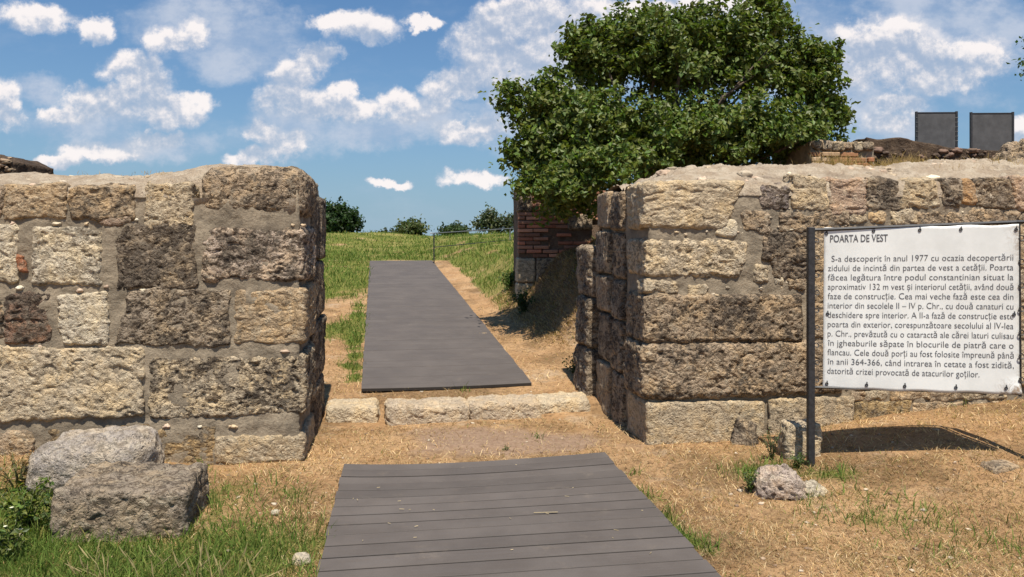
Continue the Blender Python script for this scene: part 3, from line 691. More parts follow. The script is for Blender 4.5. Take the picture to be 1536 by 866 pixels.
# ------------------------------------------------------------------ boardwalks
def deck_mat():
    m, nt, bs = mat_new('grey_composite_board'); k = NT(nt)
    p = k.n('ShaderNodeNewGeometry').outputs['Position']; t = k.n('ShaderNodeAttribute', attribute_name='col').outputs['Color']
    rot = k.n('ShaderNodeVectorRotate', rotation_type='Z_AXIS'); k.put(rot.inputs['Vector'], p); rot.inputs['Angle'].default_value = -TH
    grain = k.noise(k.vmul(rot.outputs[0], (3, 90, 3)), 1.0, 5, 0.6); n1 = k.noise(p, 2.2, 6, 0.65); n2 = k.noise(p, 120, 4, 0.7)
    c = k.mix(k.ss(n1, 0.35, 0.68), (0.090, 0.076, 0.067, 1), (0.112, 0.096, 0.086, 1)); c = k.mix(k.ss(grain, 0.4, 0.65, 0, 0.35), c, (0.105, 0.096, 0.092, 1))
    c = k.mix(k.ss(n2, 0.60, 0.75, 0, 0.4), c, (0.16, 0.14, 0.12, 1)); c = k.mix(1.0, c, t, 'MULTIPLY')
    dust = k.ss(k.noise(k.vadd(p, (4, 4, 4)), 5, 8, 0.75), 0.56, 0.74, 0, 0.35); c = k.mix(dust, c, (0.19, 0.155, 0.12, 1))
    k.put(bs.inputs['Base Color'], c); k.put(bs.inputs['Roughness'], k.ss(n1, 0.3, 0.7, 0.65, 0.85)); bs.inputs['Specular IOR Level'].default_value = 0.2
    k.put(bs.inputs['Normal'], k.bump(k.m('ADD', grain, k.m('MULTIPLY', n2, 0.4)), 0.0025, 0.8)); return m
DECK = deck_mat()
def planks(name, parent, xl, xr, y0, y1, zf, pitch, gap, seg, thick, seed, var=.09):
    """boards side by side along local y; xl/xr(y) give their ends, zf(u, y) their top"""
    rs = np.random.RandomState(seed); b = MB(); y = y0; ch = 0.004
    prof = [(0, -thick), (0, -ch), (ch, 0), (pitch - gap - ch, 0), (pitch - gap, -ch), (pitch - gap, -thick)]
    while y < y1:
        a0, a1 = xl(y) + rs.uniform(-.006, .006), xr(y) + rs.uniform(-.006, .006); dz = rs.uniform(-.0018, .0018); V = []
        sk = rs.uniform(-.0012, .0012)
        for i in range(seg + 1):
            u = i / seg
            for dy, h in prof: V.append((a0 + (a1 - a0) * u, y + dy + sk * (u - .5), zf(u, y + dy) + h + dz))
        n = len(prof)
        Q = [(i * n + k, (i + 1) * n + k, (i + 1) * n + (k + 1) % n, i * n + (k + 1) % n) for i in range(seg) for k in range(n)]
        Q = [q[::-1] for q in Q]
        e = [(0, 1, 4, 5), (1, 2, 3, 4)]; Q += [q[::-1] for q in e]; Q += [tuple(seg * n + k for k in q) for q in e]
        sh = np.tile(np.array([.30, .30, 1, 1, .30, .30]), seg + 1)[:, None]      # groove grime and gap shade painted into the board side colour
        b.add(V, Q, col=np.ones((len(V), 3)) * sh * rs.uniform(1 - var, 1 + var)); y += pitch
    return b.build(name, DECK, parent)
def build_decks():
    near = thing('boardwalk', 'near grey plank boardwalk section in the foreground before the stone sill', 'boardwalk', (-0.26, 5.6, 0.0), TH)
    sag = lambda u, y: 0.042 - 0.028 * math.sin(math.pi * min(max(u, 0), 1) ** .8) * float(sst(y, -1.6, 0.05)) + .006 * (u - .5)
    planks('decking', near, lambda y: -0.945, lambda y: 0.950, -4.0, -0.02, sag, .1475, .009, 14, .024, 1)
    b = MB()
    for x in (-.78, 0, .78): b.box((x, -2.0, -.02), (.06, 3.9, .05))
    b.build('joist', GREYMETAL, near)
    MB_ = MB(); n_ = 14
    Vu = [(-.93 + 1.86 * i / n_, y, sag(i / n_, y) - .020) for i in range(n_ + 1) for y in (-4.0, -1.7, -1.2, -.8, -.4, -.04)]
    MB_.add(Vu, [(i * 6 + j, (i + 1) * 6 + j, (i + 1) * 6 + j + 1, i * 6 + j + 1) for i in range(n_) for j in range(5)]); MB_.build('gap_shade_sheet', BLACKMETAL, near)  # black sheet added below the boards so their gaps read as shade
    ang = math.atan(0.182)
    far = thing('boardwalk', 'long far grey plank boardwalk rising beyond the stone sill to the grassy hill', 'boardwalk', (-0.645, 7.8, 0.10), ang)
    ca = math.cos(ang)
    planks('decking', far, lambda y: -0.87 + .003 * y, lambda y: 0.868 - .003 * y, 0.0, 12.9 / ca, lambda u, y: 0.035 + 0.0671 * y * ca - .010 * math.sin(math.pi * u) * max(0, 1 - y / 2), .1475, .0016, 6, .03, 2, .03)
    b = MB()
    for x in (-.7, 0, .7):
        b.add([(x - .03, .05, -.03), (x + .03, .05, -.03), (x + .03, .05, .004), (x - .03, .05, .004), (x - .03, 12.8, -.03 + .0671 * 12.8 * ca), (x + .03, 12.8, -.03 + .0671 * 12.8 * ca), (x + .03, 12.8, .004 + .0671 * 12.8 * ca), (x - .03, 12.8, .004 + .0671 * 12.8 * ca)],
              [(0, 1, 2, 3), (7, 6, 5, 4), (0, 4, 5, 1), (1, 5, 6, 2), (2, 6, 7, 3), (3, 7, 4, 0)])
    b.build('joist', GREYMETAL, far)
build_decks()

# ------------------------------------------------------------------ loose stones
def loose(name, label, cat, quad, dep, loc, rz, col, dark, style, amp, rad, res=.011, warp=.02, tilt=(0, 0), group=None):
    o = rblock(name, quad, dep, -dep / 2, None, col, dark, style, amp, rad, res, warp, back=True)
    o.location = loc; o.rotation_euler = (tilt[0], tilt[1], rz); tag(o, label, cat, group); return o
def build_rocks():
    p = gp(140, 742); loose('boulder', 'rounded speckled grey boulder behind the squared block by the left wall', 'boulder', [(-.42, -.06), (.40, -.06), (.34, .37), (-.36, .31)], .52, (-2.70, 5.02, g1(-2.70, 5.02) + .0), .1, (.48, .44, .39), .32, 'smooth', 1.0, .235, .009, .03)
    p = at(190, 745, 4.62); loose('stone_block', 'squared grey brown stone block lying in grass before the left wall', 'stone', [(-.35, -.10), (.34, -.10), (.34, .28), (-.35, .29)], .50, (-2.18, 4.43, g1(-2.18, 4.43) - .01), .14, (.37, .315, .245), .46, 'rough', .95, .035, .01, .018, (R(2), R(2)))
    p = gp(1185, 745); loose('rock', 'low knobbly pinkish grey rock in dry grass in front of the sign post', 'rock', [(-.20, -.05), (.16, -.05), (.05, .13), (-.18, .155)], .24, (p.x - .02, p.y + .05, p.z + .0), -.1, (.55, .46, .39), .38, 'rough', 1.9, .09, .009, .035)
    loose('rock', 'small low whitish lump at the right end of the knobbly rock', 'rock', [(-.10, -.05), (.10, -.05), (.07, .085), (-.08, .095)], .15, (p.x + .14, p.y + .03, p.z), .2, WHITE, .35, 'rough', 1.5, .06, .009, .02)
    p = gp(1198, 697); loose('upright_stone', 'upright squared stone standing right behind the sign post', 'stone', [(-.145, -.08), (.145, -.08), (.13, .24), (-.12, .235)], .17, (2.10, 5.60, g1(2.10, 5.6)), .05, CREAM, .35, 'rough', .8, .03, .009, .012)
    p = gp(1140, 690); loose('leaning_stone', 'flat grey stone leaning on the wall foot left of the sign post', 'stone', [(-.10, -.05), (.10, -.05), (.08, .17), (-.07, .20)], .09, (p.x + .02, 6.02, g1(p.x, 6.02)), -.55, GREY, .6, 'rough', .9, .03, .01, .012, (R(-14), 0))
    for px, py, s, nm, lb in ((412, 774, .028, 'pebble', 'small white pebble on dry grass beside the left edge of the near boardwalk'), (452, 846, .05, 'pebble', 'flat pale pebble near the bottom left corner of the near boardwalk'), (22, 812, .045, 'pebble', 'whitish pebble among the leafy weeds at the far left'), (800, 455, .05, 'pebble', 'pale pebble on the shaded bank'), ):
        if py == 455: continue
        p = gp(px, py); loose(nm, lb, 'pebble', [(-s, -s * .4), (s, -s * .4), (s * .8, s * .8), (-s * .8, s * .8)], s * 1.5, (p.x, p.y, p.z + .01), .4, WHITE, .1, 'smooth', .4, s * .6, s * .2, .004)
    for px, py, s, lb in ((1500, 700, .09, 'flat grey stone half sunk in dry grass below the right end of the sign'), (722, 503, .10, 'flat pale stone lying at the foot of the shaded bank'), (690, 515, .07, 'smaller flat stone by the right edge of the far boardwalk')):
        p = gp(px, py); loose('flat_stone', lb, 'stone', [(-s * 1.4, -s * .5), (s * 1.4, -s * .5), (s * 1.2, s * .3), (-s * 1.2, s * .3)], s * 1.5, (p.x, p.y, p.z), .3, TAN, .4, 'rough', .6, s * .3, .014, .012)
build_rocks()

# ------------------------------------------------------------------ sign
TITLE = 'POARTA DE VEST'
LINES = ['S-a descoperit în anul 1977 cu ocazia decopertării', 'zidului de incintă din partea de vest a cetății. Poarta', 'făcea legătura între podul constantinian situat la', 'aproximativ 132 m vest și interiorul cetății, având două', 'faze de construcție. Cea mai veche fază este cea din', 'interior din secolele II – IV p. Chr., cu două canaturi cu', 'deschidere spre interior. A II-a fază de construcție este', 'poarta din exterior, corespunzătoare secolului al IV-lea', 'p. Chr., prevăzută cu o cataractă ale cărei laturi culisau', 'în jgheaburile săpate în blocurile de piatră care o', 'flancau. Cele două porți au fost folosite împreună până', 'în anii 364-366, când intrarea în cetate a fost zidită,', 'datorită crizei provocată de atacurilor goților.']
def text_mesh(txt, size, bold=0.0):
    cu = bpy.data.curves.new('lettering', 'FONT'); cu.body = txt; cu.size = size; cu.resolution_u = 3; cu.offset = bold
    o = bpy.data.objects.new('lettering', cu); COL.objects.link(o)
    dg = bpy.context.evaluated_depsgraph_get(); dg.update()
    me = bpy.data.meshes.new_from_object(o.evaluated_get(dg))
    V = np.zeros(len(me.vertices) * 3); me.vertices.foreach_get('co', V); V = V.reshape(-1, 3)
    me.calc_loop_triangles(); T = np.zeros(len(me.loop_triangles) * 3, int); me.loop_triangles.foreach_get('vertices', T); T = T.reshape(-1, 3)
    bpy.data.objects.remove(o); bpy.data.curves.remove(cu); bpy.data.meshes.remove(me)
    return V, T
def build_sign():
    TL, TR, BR, BL = at(1236, 342, 5.36), at(1527, 337, 5.20), at(1530, 592, 5.20), at(1234, 583, 5.36)
    base = Vector((at(1216, 700, 5.36).x, 5.36, 0)); base.z = g1(base.x, base.y)
    ux = (TR - TL).normalized(); nrm = Vector((ux.y, -ux.x, 0)).normalized()   # towards the viewer
    root = thing('info_sign', 'white information board with dark text hung on a thin black post', 'sign', base)
    off = lambda v: np.array(v) - np.array(base)
    tl, tr, br, bl = [off(v) for v in (TL, TR, BR, BL)]; nn = np.array(nrm)
    def wave(u, v): return 0.004 * np.sin(u * 5.1 + v * 2) + 0.003 * np.sin(v * 6 + u * 3) + 0.028 * sst(u, .90, 1.0) * sst(1 - v, .88, 1.0) + .006 * sst(u, .93, 1) * sst(v, .8, 1)
    def surf(u, v, h):
        u = np.asarray(u, float); v = np.asarray(v, float)        # v up from the bottom
        edge = 0.004 * np.cos(u * 2 * math.pi * 4) * (1 - sst(np.minimum(v, 1 - v), 0, .04)) 
        P = ((1 - u) * (1 - v))[:, None] * bl + (u * (1 - v))[:, None] * br + (u * v)[:, None] * tr + ((1 - u) * v)[:, None] * tl
        P = P + nn * (wave(u, v) + h)[:, None]; P[:, 2] += edge; return P
    m, nt, bs = mat_new('white_vinyl'); k = NT(nt)
    p = k.n('ShaderNodeNewGeometry').outputs['Position']; n1 = k.noise(p, 3, 6, 0.7); n2 = k.noise(p, 60, 5, 0.7)
    c = k.mix(k.ss(n1, 0.35, 0.7), (0.70, 0.71, 0.69, 1), (0.61, 0.62, 0.60, 1)); c = k.mix(k.ss(n2, 0.62, 0.78, 0, 0.35), c, (0.42, 0.38, 0.32, 1))
    w_ = k.n('ShaderNodeTexWave', wave_type='RINGS', rings_direction='Y'); 
    a = k.n('ShaderNodeAttribute', attribute_name='wear').outputs['Fac']; c = k.mix(k.m('MULTIPLY', a, k.ss(k.noise(p, 22, 7, 0.75, 1.5), 0.42, 0.62)), c, (0.26, 0.19, 0.13, 1))
    k.put(bs.inputs['Base Color'], c); bs.inputs['Roughness'].default_value = 0.38; bs.inputs['Specular IOR Level'].default_value = 0.4
    U, Q = box_surface(70, 1, 56, True); H = (0.5 - U[:, 1]) * 0.004
    V = surf(U[:, 0], U[:, 2], H); u, v = U[:, 0], U[:, 2]
    wear = np.clip(1.2 * sst(u, .84, 1) * sst(1 - v, .86, 1) + .55 * sst(u, .9, 1.0) * sst(v, .72, 1) + .35 * (1 - sst(np.minimum(np.minimum(u, 1 - u), np.minimum(v, 1 - v)), 0, .025)), 0, 1)
    panel = mesh_np('panel', V, Q, m, root, True, {'wear': wear})
    Wp, Hp = (TR - TL).length, (TL - BL).length
    def place(Vt, Tt, x0, y, xs=1.0, ymin=None): return (x0 + Vt[:, 0] * xs) / Wp, (y + Vt[:, 1]) / Hp
    pc = 5.28 / F
    V0, T0 = text_mesh(TITLE, 15.5 * pc, .0009)
    u, v = place(V0, T0, 8 * pc, Hp - 22 * pc, 84 * pc / max(V0[:, 0].max(), 1e-6)); mesh_np('heading', surf(u, v, .0042), T0, INK, panel, False)
    top, pitch = Hp - 51.5 * pc, 14.15 * pc; x0, x1 = 6 * pc, Wp * .972
    for i, ln in enumerate(LINES):
        V1, T1 = text_mesh(ln, 13.2 * pc, -.0003)
        a0 = x0 + (5 * pc if i == 0 else 0); wid = (x1 if i < 12 else Wp * .80) - a0
        u, v = place(V1, T1, a0 - V1[:, 0].min(), top - i * pitch, 1.0)
        xx = V1[:, 0] - V1[:, 0].min(); u = (a0 + xx * wid / xx.max()) / Wp
        mesh_np('text_line', surf(u, v, .0042), T1, INK, panel, False)
    # eyelets and ties along the edges
    def ring(c, r, th, ax1, ax2, mb):
        pts = [Vector(c) + (Vector(ax1) * math.cos(2 * math.pi * i / 10) + Vector(ax2) * math.sin(2 * math.pi * i / 10)) * r for i in range(11)]
        mb.tube(pts, th, 5, cap=False)
    for (u, v) in [(.012,.965),(.26,.975),(.50,.975),(.71,.975),(.985,.97),(.02,.465),(.975,.47),(.02,.03),(.225,.03),(.42,.03),(.68,.03),(.93,.035)]:
        e = MB(); c = surf(np.array([u]), np.array([v]), .005)[0]; ring(c, .009, .0035, ux, (0, 0, 1), e)
        e.box(c + np.array([.003, 0, .012]), (.006, .004, .022)); e.build('eyelet', BLACKMETAL, panel, True)
    # post, frame bars
    pm = MB(); hgt = at(0, 341, 5.36).z - base.z
    pm.box((0, 0, hgt / 2 - .15), (.046, .046, hgt + .3), ch=.004); pm.build('post', BLACKMETAL, root)
    fr = MB()
    def bar(a, b_, r=.011): fr.tube([Vector(a), Vector(b_)], r, 4)
    o3 = nn * -.022; up = np.array([0, 0, .018])
    bar((0.02, 0, hgt - .02), tr + o3 + up + np.array(ux) * .03, .012); bar(tr + o3 + up + np.array(ux) * .016, br + o3 - up + np.array(ux) * .012, .012)
    bar((0.02, 0, bl[2] - .0 + .01), br + o3 + np.array(ux) * .02, .009)
    fr.build('frame', BLACKMETAL, root)
    for i in range(9):
        rb = MB(); ring((.038 + .004 * (i % 2), -.008, bl[2] + .06 + i * .122), .016, .0038, (1, 0, 0), (0, 0, 1) if i % 2 else (0, .5, .86), rb); rb.build('tie_ring', BLACKMETAL, root)
    for i in range(7):
        rb = MB(); ring(tuple(br + np.array(ux) * .004 + np.array([0, -.01, .10 + i * .16])), .018, .004, (1, 0, 0), (0, 0, 1), rb); rb.build('tie_ring', BLACKMETAL, root)
    # second post, just outside the picture
    q = at(1552, 600, 5.16) - base; b2 = MB(); zb = g1(base.x + q.x, base.y + q.y) - base.z
    b2.box((q.x, q.y, (hgt + zb) / 2 - .1), (.046, .046, hgt - zb + .2), ch=.004); b2.build('post', BLACKMETAL, root)
    b3 = MB(); b3.tube([Vector(tr + o3 + up), Vector((q.x, q.y, tr[2] + .02))], .012, 4); b3.build('frame', BLACKMETAL, root)
build_sign()

# ------------------------------------------------------------------ leaves, trees
def leaves(n_pos, size, rs, col, var, up=0.35, aspect=.62, out=None):
    """folded leaf faces at positions; returns verts, tris, colours"""
    n = len(n_pos)
    a = rs.normal(size=(n, 3)); a /= np.linalg.norm(a, axis=1)[:, None]
    nn = rs.normal(size=(n, 3)) * .8 + np.array([0, -.1, up])
    if out is not None: nn += out * .6
    nn /= np.linalg.norm(nn, axis=1)[:, None]
    a = a - nn * (a * nn).sum(1)[:, None]; a /= np.linalg.norm(a, axis=1)[:, None]; b = np.cross(nn, a)
    s = (size * rs.uniform(.6, 1.25, n))[:, None]
    p = n_pos
    V = np.stack([p - a * s * .5, p + b * s * aspect * .5 + nn * s * .12, p + a * s * .5, p - b * s * aspect * .5 + nn * s * .12], 1).reshape(-1, 3)
    i = np.arange(n)[:, None] * 4
    T = np.concatenate([i + np.array([0, 1, 2]), i + np.array([0, 2, 3])])
    c = np.array(col) * (1 + var * rs.normal(size=(n, 1))) * np.stack([rs.uniform(.8, 1.3, n), np.ones(n), rs.uniform(.7, 1.2, n)], 1)
    return V, T, np.repeat(np.clip(c, .004, .6), 4, 0)
def tree(name, label, cat, base, blobs, ncl, nleaf, size, col, seed, spread, limbs=30, trad=.12, sprig=.5, group=None, var=.28, up=.35, boughs=0):
    """blobs: (centre, radii) in world space"""
    rs = np.random.RandomState(seed); root = thing(name, label, cat, base, 0, group); bs = np.array(base)
    vol = np.array([r[0] * r[1] * r[2] for _, r in blobs]) ** .75; pick = rs.choice(len(blobs), ncl, p=vol / vol.sum())
    if boughs:
        ctr = np.average([c for c, _ in blobs], axis=0, weights=vol); C = []; O = []; P = []; OUT = []
        for i in rs.choice(len(blobs), boughs, p=vol / vol.sum()):
            c, r = np.array(blobs[i][0]), np.array(blobs[i][1]); d = rs.normal(size=3); d /= np.linalg.norm(d)
            away = c - ctr; away /= max(np.linalg.norm(away), .01); d = d + away * .5 + np.array([0, -.1, .35]); d /= np.linalg.norm(d)
            b0 = c + d * r * rs.uniform(.0, .3); tip = c + d * r * rs.uniform(.75, 1.12) + d * rs.uniform(0, .22); m = int(nleaf * rs.uniform(.6, 1.4)); t = rs.rand(m) ** .8
            w = spread * rs.uniform(.7, 1.3); q = b0 + (tip - b0) * t[:, None] + rs.normal(size=(m, 3)) * (w * (1.25 - .85 * t))[:, None] * np.array([1, 1, .8])
            P.append(q); OUT.append(np.tile(d, (m, 1))); C.append(tip); O.append(d)
        C = np.array(C)
    else:
        C = []; O = []
        for i in pick:
            c, r = blobs[i]; d = rs.normal(size=3); d /= np.linalg.norm(d); k = rs.rand() ** .45
            C.append(np.array(c) + d * np.array(r) * k); O.append(d)
        C = np.array(C); O = np.array(O)
        P = []; OUT = []
        for c, o in zip(C, O):
            m = int(nleaf * rs.uniform(.5, 1.4)); sp = spread * rs.uniform(.6, 1.25)
            q = c + rs.normal(size=(m, 3)) * sp * np.array([1, 1, .7])
            if rs.rand() < sprig:       # a shoot reaching outwards
                d = o + np.array([0, 0, .45]) + rs.normal(size=3) * .35; d /= np.linalg.norm(d); L = spread * rs.uniform(1.3, 3.0); h = m // 2
                q[:h] = c + d * (rs.rand(h) * L)[:, None] + rs.normal(size=(h, 3)) * sp * .42
            P.append(q); OUT.append(np.tile(o, (m, 1)))
    P = np.concatenate(P) - bs; OUT = np.concatenate(OUT)
    V, T, cc = leaves(P, size, rs, col, var, up, out=OUT)
    # each clump a little yellower or bluer
    mesh_np('crown', V, T, LEAF, root, False, {'col': cc})
    b = MB(); ztop = np.percentile(C[:, 2] - bs[2], 40)
    fork = np.array([0, 0, max(.25, ztop * .35)])
    b.tube([(0, 0, -.3), (.02, 0, fork[2] * .5), tuple(fork)], [trad * 1.25, trad, trad * .85], 8)
    for i in rs.choice(len(C), min(limbs, len(C)), False):
        e = C[i] - bs; mid = fork + (e - fork) * .5 + rs.normal(size=3) * .08 * np.linalg.norm(e - fork) + np.array([0, 0, .08 * np.linalg.norm(e)])
        b.tube([tuple(fork * .9), tuple(fork + (mid - fork) * .5 + rs.normal(size=3) * .03), tuple(mid), tuple(e)], [trad * .5, trad * .34, trad * .2, trad * .06], 5)
    b.build('trunk', BARK, root, True)
    return root
def pxblob(px, py, rx, ry, D, dr=None):
    c = at(px, py, D); k = D / F; return (tuple(c), (rx * k, (dr if dr else rx * k * .9), ry * k))
def build_trees():
    bl = [pxblob(838,190,62,74,10.6), pxblob(808,232,38,46,10.4), pxblob(915,110,72,72,10.9), pxblob(895,220,100,78,10.5), pxblob(1005,115,92,90,11.2), pxblob(1095,100,74,78,11.2),
          pxblob(1138,52,34,38,11.2), pxblob(1185,135,64,70,11.5), pxblob(1100,205,115,52,10.9), pxblob(1000,210,115,55,10.7), pxblob(1225,190,34,26,11.2), pxblob(850,275,66,38,10.1, .55),
          pxblob(945,48,40,26,11), pxblob(1215,95,34,30,11.3), pxblob(775,245,22,14,10.3), pxblob(880,75,34,30,10.8), pxblob(1060,30,30,18,11.2), pxblob(1222,100,24,26,11.3), pxblob(1238,165,22,26,11.3), pxblob(1165,38,20,16,11.2), pxblob(1135,10,26,24,11.2), pxblob(985,28,20,16,11.1), pxblob(768,150,18,22,10.5), pxblob(840,195,50,50,11.8), pxblob(845,280,50,22,9.7,.45), pxblob(905,255,70,32,9.8,.5)]
    bx = (2.1, 11.2); tree('oak_tree', 'large dense dark green tree overhanging the brick ruin behind the right wall', 'tree', (*bx, g1(*bx)), bl, 1200, 150, .086, (.098, .138, .026), 11, .12, 34, .12, .6, boughs=640, var=.24)
    # a second tree, nearly all out of the picture to the right
    bl = [pxblob(1622,60,56,66,14), pxblob(1580,100,28,20,14), pxblob(1650,120,60,60,14.5)]
    tree('tree', 'branch tip of a tree reaching in at the upper right edge', 'tree', (at(1640, 355, 14.3).x, 14.3, g1(at(1640, 355, 14.3).x, 14.3)), bl, 150, 60, .10, (.040, .075, .016), 12, .16, 12, .13)
    far = [(505,332,34,26,47,'far_tree','round dark green tree on the hill beside the left wall','tree',(.028,.058,.016),150,70),
           (617,345,17,13,50,'bush','light green bush on the hilltop above the far boardwalk','bush',(.075,.10,.03),70,50),
           (682,351,18,11,52,'bush','low dark rounded bush on the hilltop just right of the rail post','bush',(.045,.075,.022),70,50)]
    for px, py, rx, ry, D, nm, lb, ct, col, ncl, nl in far:
        c = at(px, py, D); tree(nm, lb, ct, (c.x, D, g1(c.x, D)), [pxblob(px, py - 2, rx * .8, ry * .75, D), pxblob(px - rx * .3, py + 4, rx * .6, ry * .6, D), pxblob(px + rx * .4, py + 3, rx * .5, ry * .5, D)], ncl, nl, .22, col, px, .25, 8, .12)
    c = at(742, 345, 44); tree('far_tree', 'thin open crowned tree on the hill beside the brick ruin', 'tree', (c.x, 44, g1(c.x, 44)), [pxblob(733,326,9,9,44), pxblob(768,328,6,8,44), pxblob(733,332,8,11,44), pxblob(748,338,12,10,44), pxblob(765,336,8,14,44), pxblob(724,340,7,6,44)], 60, 34, .22, (.065,.085,.04), 77, .22, 14, .1)
    for px, py, w in ((588, 353, 14), (575, 355, 7), (712, 360, 9)):
        c = at(px, py, 56); tree('bush', {588: 'tiny dark scrub left of the light green bush', 575: 'smallest scrub tuft on the ridge, left of the other scrub', 712: 'tiny scrub between the dark bush and the thin tree'}[px], 'bush', (c.x, 56, g1(c.x, 56)), [pxblob(px, py - 1, w * .8, 4, 56)], 14, 30, .22, (.05,.07,.03), px, .2, 3, .05)
build_trees()

# ------------------------------------------------------------------ ruins behind
def brick_face(mb, x0, x1, z0, z1, y, rs, bw=.26, bh=.055, g_=.014, holes=(), skip=.05, cols=((.46,.19,.12),(.38,.16,.10),(.50,.26,.17),(.30,.16,.11))):
    z = z0; r = 0
    while z + bh <= z1 + .001:
        x = x0 - (bw * .5 if r % 2 else 0)
        while x < x1:
            a, b = max(x, x0), min(x + bw - g_, x1)
            if b - a > .04 and rs.rand() > skip and not any(h[0] < (a + b) / 2 < h[1] and h[2] < z + bh / 2 < h[3] for h in holes):
                d = rs.uniform(-.012, .02); mb.box(((a + b) / 2, y + .05 - d, z + bh / 2 + rs.uniform(-.003, .003)), (b - a, .12, bh), ch=.008, col=np.array(cols[rs.randint(len(cols))]) * rs.uniform(.7, 1.2))
            x += bw * rs.uniform(.92, 1.06)
        z += bh + g_; r += 1
def build_ruins():
    rs = np.random.RandomState(21)
    # tall brick ruin by the path
    D = 12.7; x0 = at(776, 0, D).x; zb = g1(x0 + .2, D) - .3; ztop = at(0, 277, D).z
    root = thing('brick_ruin', 'ruined red brick wall on a grey stone base, shaded under the large tree', 'ruin', (x0, D, 0), R(4))
    core(None, 'mortar_core', root, .03, 3.2, .03, 1.3, lambda S, T: ztop - .02 - .1 * sst(S, .5, 2) + 0 * T, zb, .06, make_mortar_mat('dark_mortar', (.15,.10,.07), (.20,.15,.11), (.07,.05,.04), 1, .03))
    zs = at(0, 386, D).z; b = MB(); brick_face(b, .012, 3.2, zs, at(0, 318, D).z, 0, rs, holes=((.50, .78, zs + .10, zs + .45), (.9, 1.5, zs + .3, zs + .6)), skip=.08)
    brick_face(b, .25, 3.2, at(0, 316, D).z, ztop - .1, 0, rs, skip=.18, cols=((.27,.115,.07),(.22,.12,.08),(.31,.15,.10)))
    b.build('brickwork', BRICK, root)
    z1 = at(0, 425, D).z
    for q, c, d in (([(0, z1 + .01), (.30, z1 + .01), (.30, zs - .015), (0, zs - .015)], CREAM, .30), ([(.31, z1), (.85, z1), (.85, zs - .015), (.31, zs - .015)], GREY, .5), ([(-.01, zb), (.30, zb), (.30, z1 - .005), (-.01, z1 - .005)], CREAM, .30), ([(.31, zb), (1.0, zb), (1.0, z1 - .01), (.31, z1 - .01)], GREY, .5), ([(0, at(0, 318, D).z), (.24, at(0, 318, D).z), (.23, ztop), (0.01, ztop)], DARK, .5)):
        rblock('stone_block', q, .4, -.02, root, c, d, 'smooth', 1.2, .03, .02, .012)
    rblock('stone_block', [(.85, at(0, 345, D).z), (1.25, at(0, 345, D).z), (1.25, at(0, 322, D).z), (.85, at(0, 322, D).z)], .2, -.05, root, GREY, .5, 'rough', 1, .03, .02)
    # upper ruin behind the right wall
    D = 10.2; x0 = at(1218, 0, D).x
    z0 = 1.2; zt = at(0, 211, D).z
    root = thing('brick_ruin', 'low sunlit brick and rubble wall stub on top, right of the large tree', 'ruin', (x0, D, 0), R(6))
    core(None, 'mortar_core', root, 0, at(1318, 0, D).x - x0, .03, 1.2, lambda S, T: zt - .03 + .03 * np.sin(S * 5) + 0 * T, z0, .05)
    b = MB(); L = at(1316, 0, D).x - x0; brick_face(b, 0, L, z0 + .9, at(0, 226, D).z, 0, rs, skip=.1, cols=((.38,.19,.10),(.34,.15,.08),(.42,.28,.17),(.42,.30,.2))); b.build('brickwork', BRICK, root)
    for i in range(6):
        a = L * i / 6; rblock('stone_block', jit(a + .01, at(0, 225, D).z, a + L / 6 - .01, zt, .02), .2, -.02, root, random.choice([TAN, CREAM, GREY]), .5, 'rough', 1, .03, .018)
    # dark bank the panels stand over, dark brown all through
    D2 = 10.8; xa = at(1300, 0, D2).x; xb = at(1620, 0, D2).x
    root = thing('stone_ruin', 'dark ruined wall top under the two grey display panels', 'ruin', (xa, D2, 0), R(3))
    zt2 = lambda S, T: at(0, 206, D2).z - .03 * S + .04 * gnoise(np.stack([S * 3, T * 3, S * 0], 1)) - .12 * sst(S, .3, 1.6)
    core(None, 'earth_core', root, 0, xb - xa, 0, 2.2, zt2, z0, .03, EARTH, 2.2)
    r2 = np.random.RandomState(4); sp = [(r2.uniform(.02, 3), .0, r2.uniform(at(0, 245, D2).z, at(0, 224, D2).z)) for _ in range(60)]
    rubble('rubble_stone', sp, root, CHIP, 5, .02, .08, [(.09,.065,.05), (.13,.09,.065), (.06,.045,.035), (.18,.12,.09)])
    # mound of rubble at the far right
    D3 = 8.6; c = at(1552, 300, D3)
    o = rblock('rubble_mound', [(-1.0, 1.4), (1.2, 1.4), (.9, at(0, 205, D3).z), (-.15, at(0, 212, D3).z)], 1.2, -.6, None, TAN, .45, 'rough', 2.2, .3, .025, .07, back=True); o.location = (c.x, D3, 0)
    tag(o, 'sloping rubble mound on the wall top at the right picture edge', 'rubble')
    # stub behind the left wall
    D4 = 8.2; c = at(-20, 0, D4)
    root = thing('stone_ruin', 'low dark stone ruin showing above the left wall at the picture edge', 'ruin', (c.x, D4, 0), R(3))
    core(None, 'earth_core', root, -1.6, .27, 0, .8, lambda S, T: at(0, 232, D4).z - .10 * sst(S, .0, .27) + .03 * np.sin(S * 9) + 0 * T, .2, .03, EARTH, 3.0)
    sp = [(r2.uniform(-.6, .25), r2.uniform(-.01, .02), at(0, 242, D4).z + r2.uniform(-.10, .04)) for _ in range(40)]
    rubble('rubble_stone', sp, root, CHIP, 5, .02, .06, [(.12,.09,.07), (.2,.15,.1), (.3,.22,.15), (.07,.055,.045)])
    # two display panels
    pm = simple('dark_grey_panel', (.062, .062, .064), .7, 0, .25, 6)
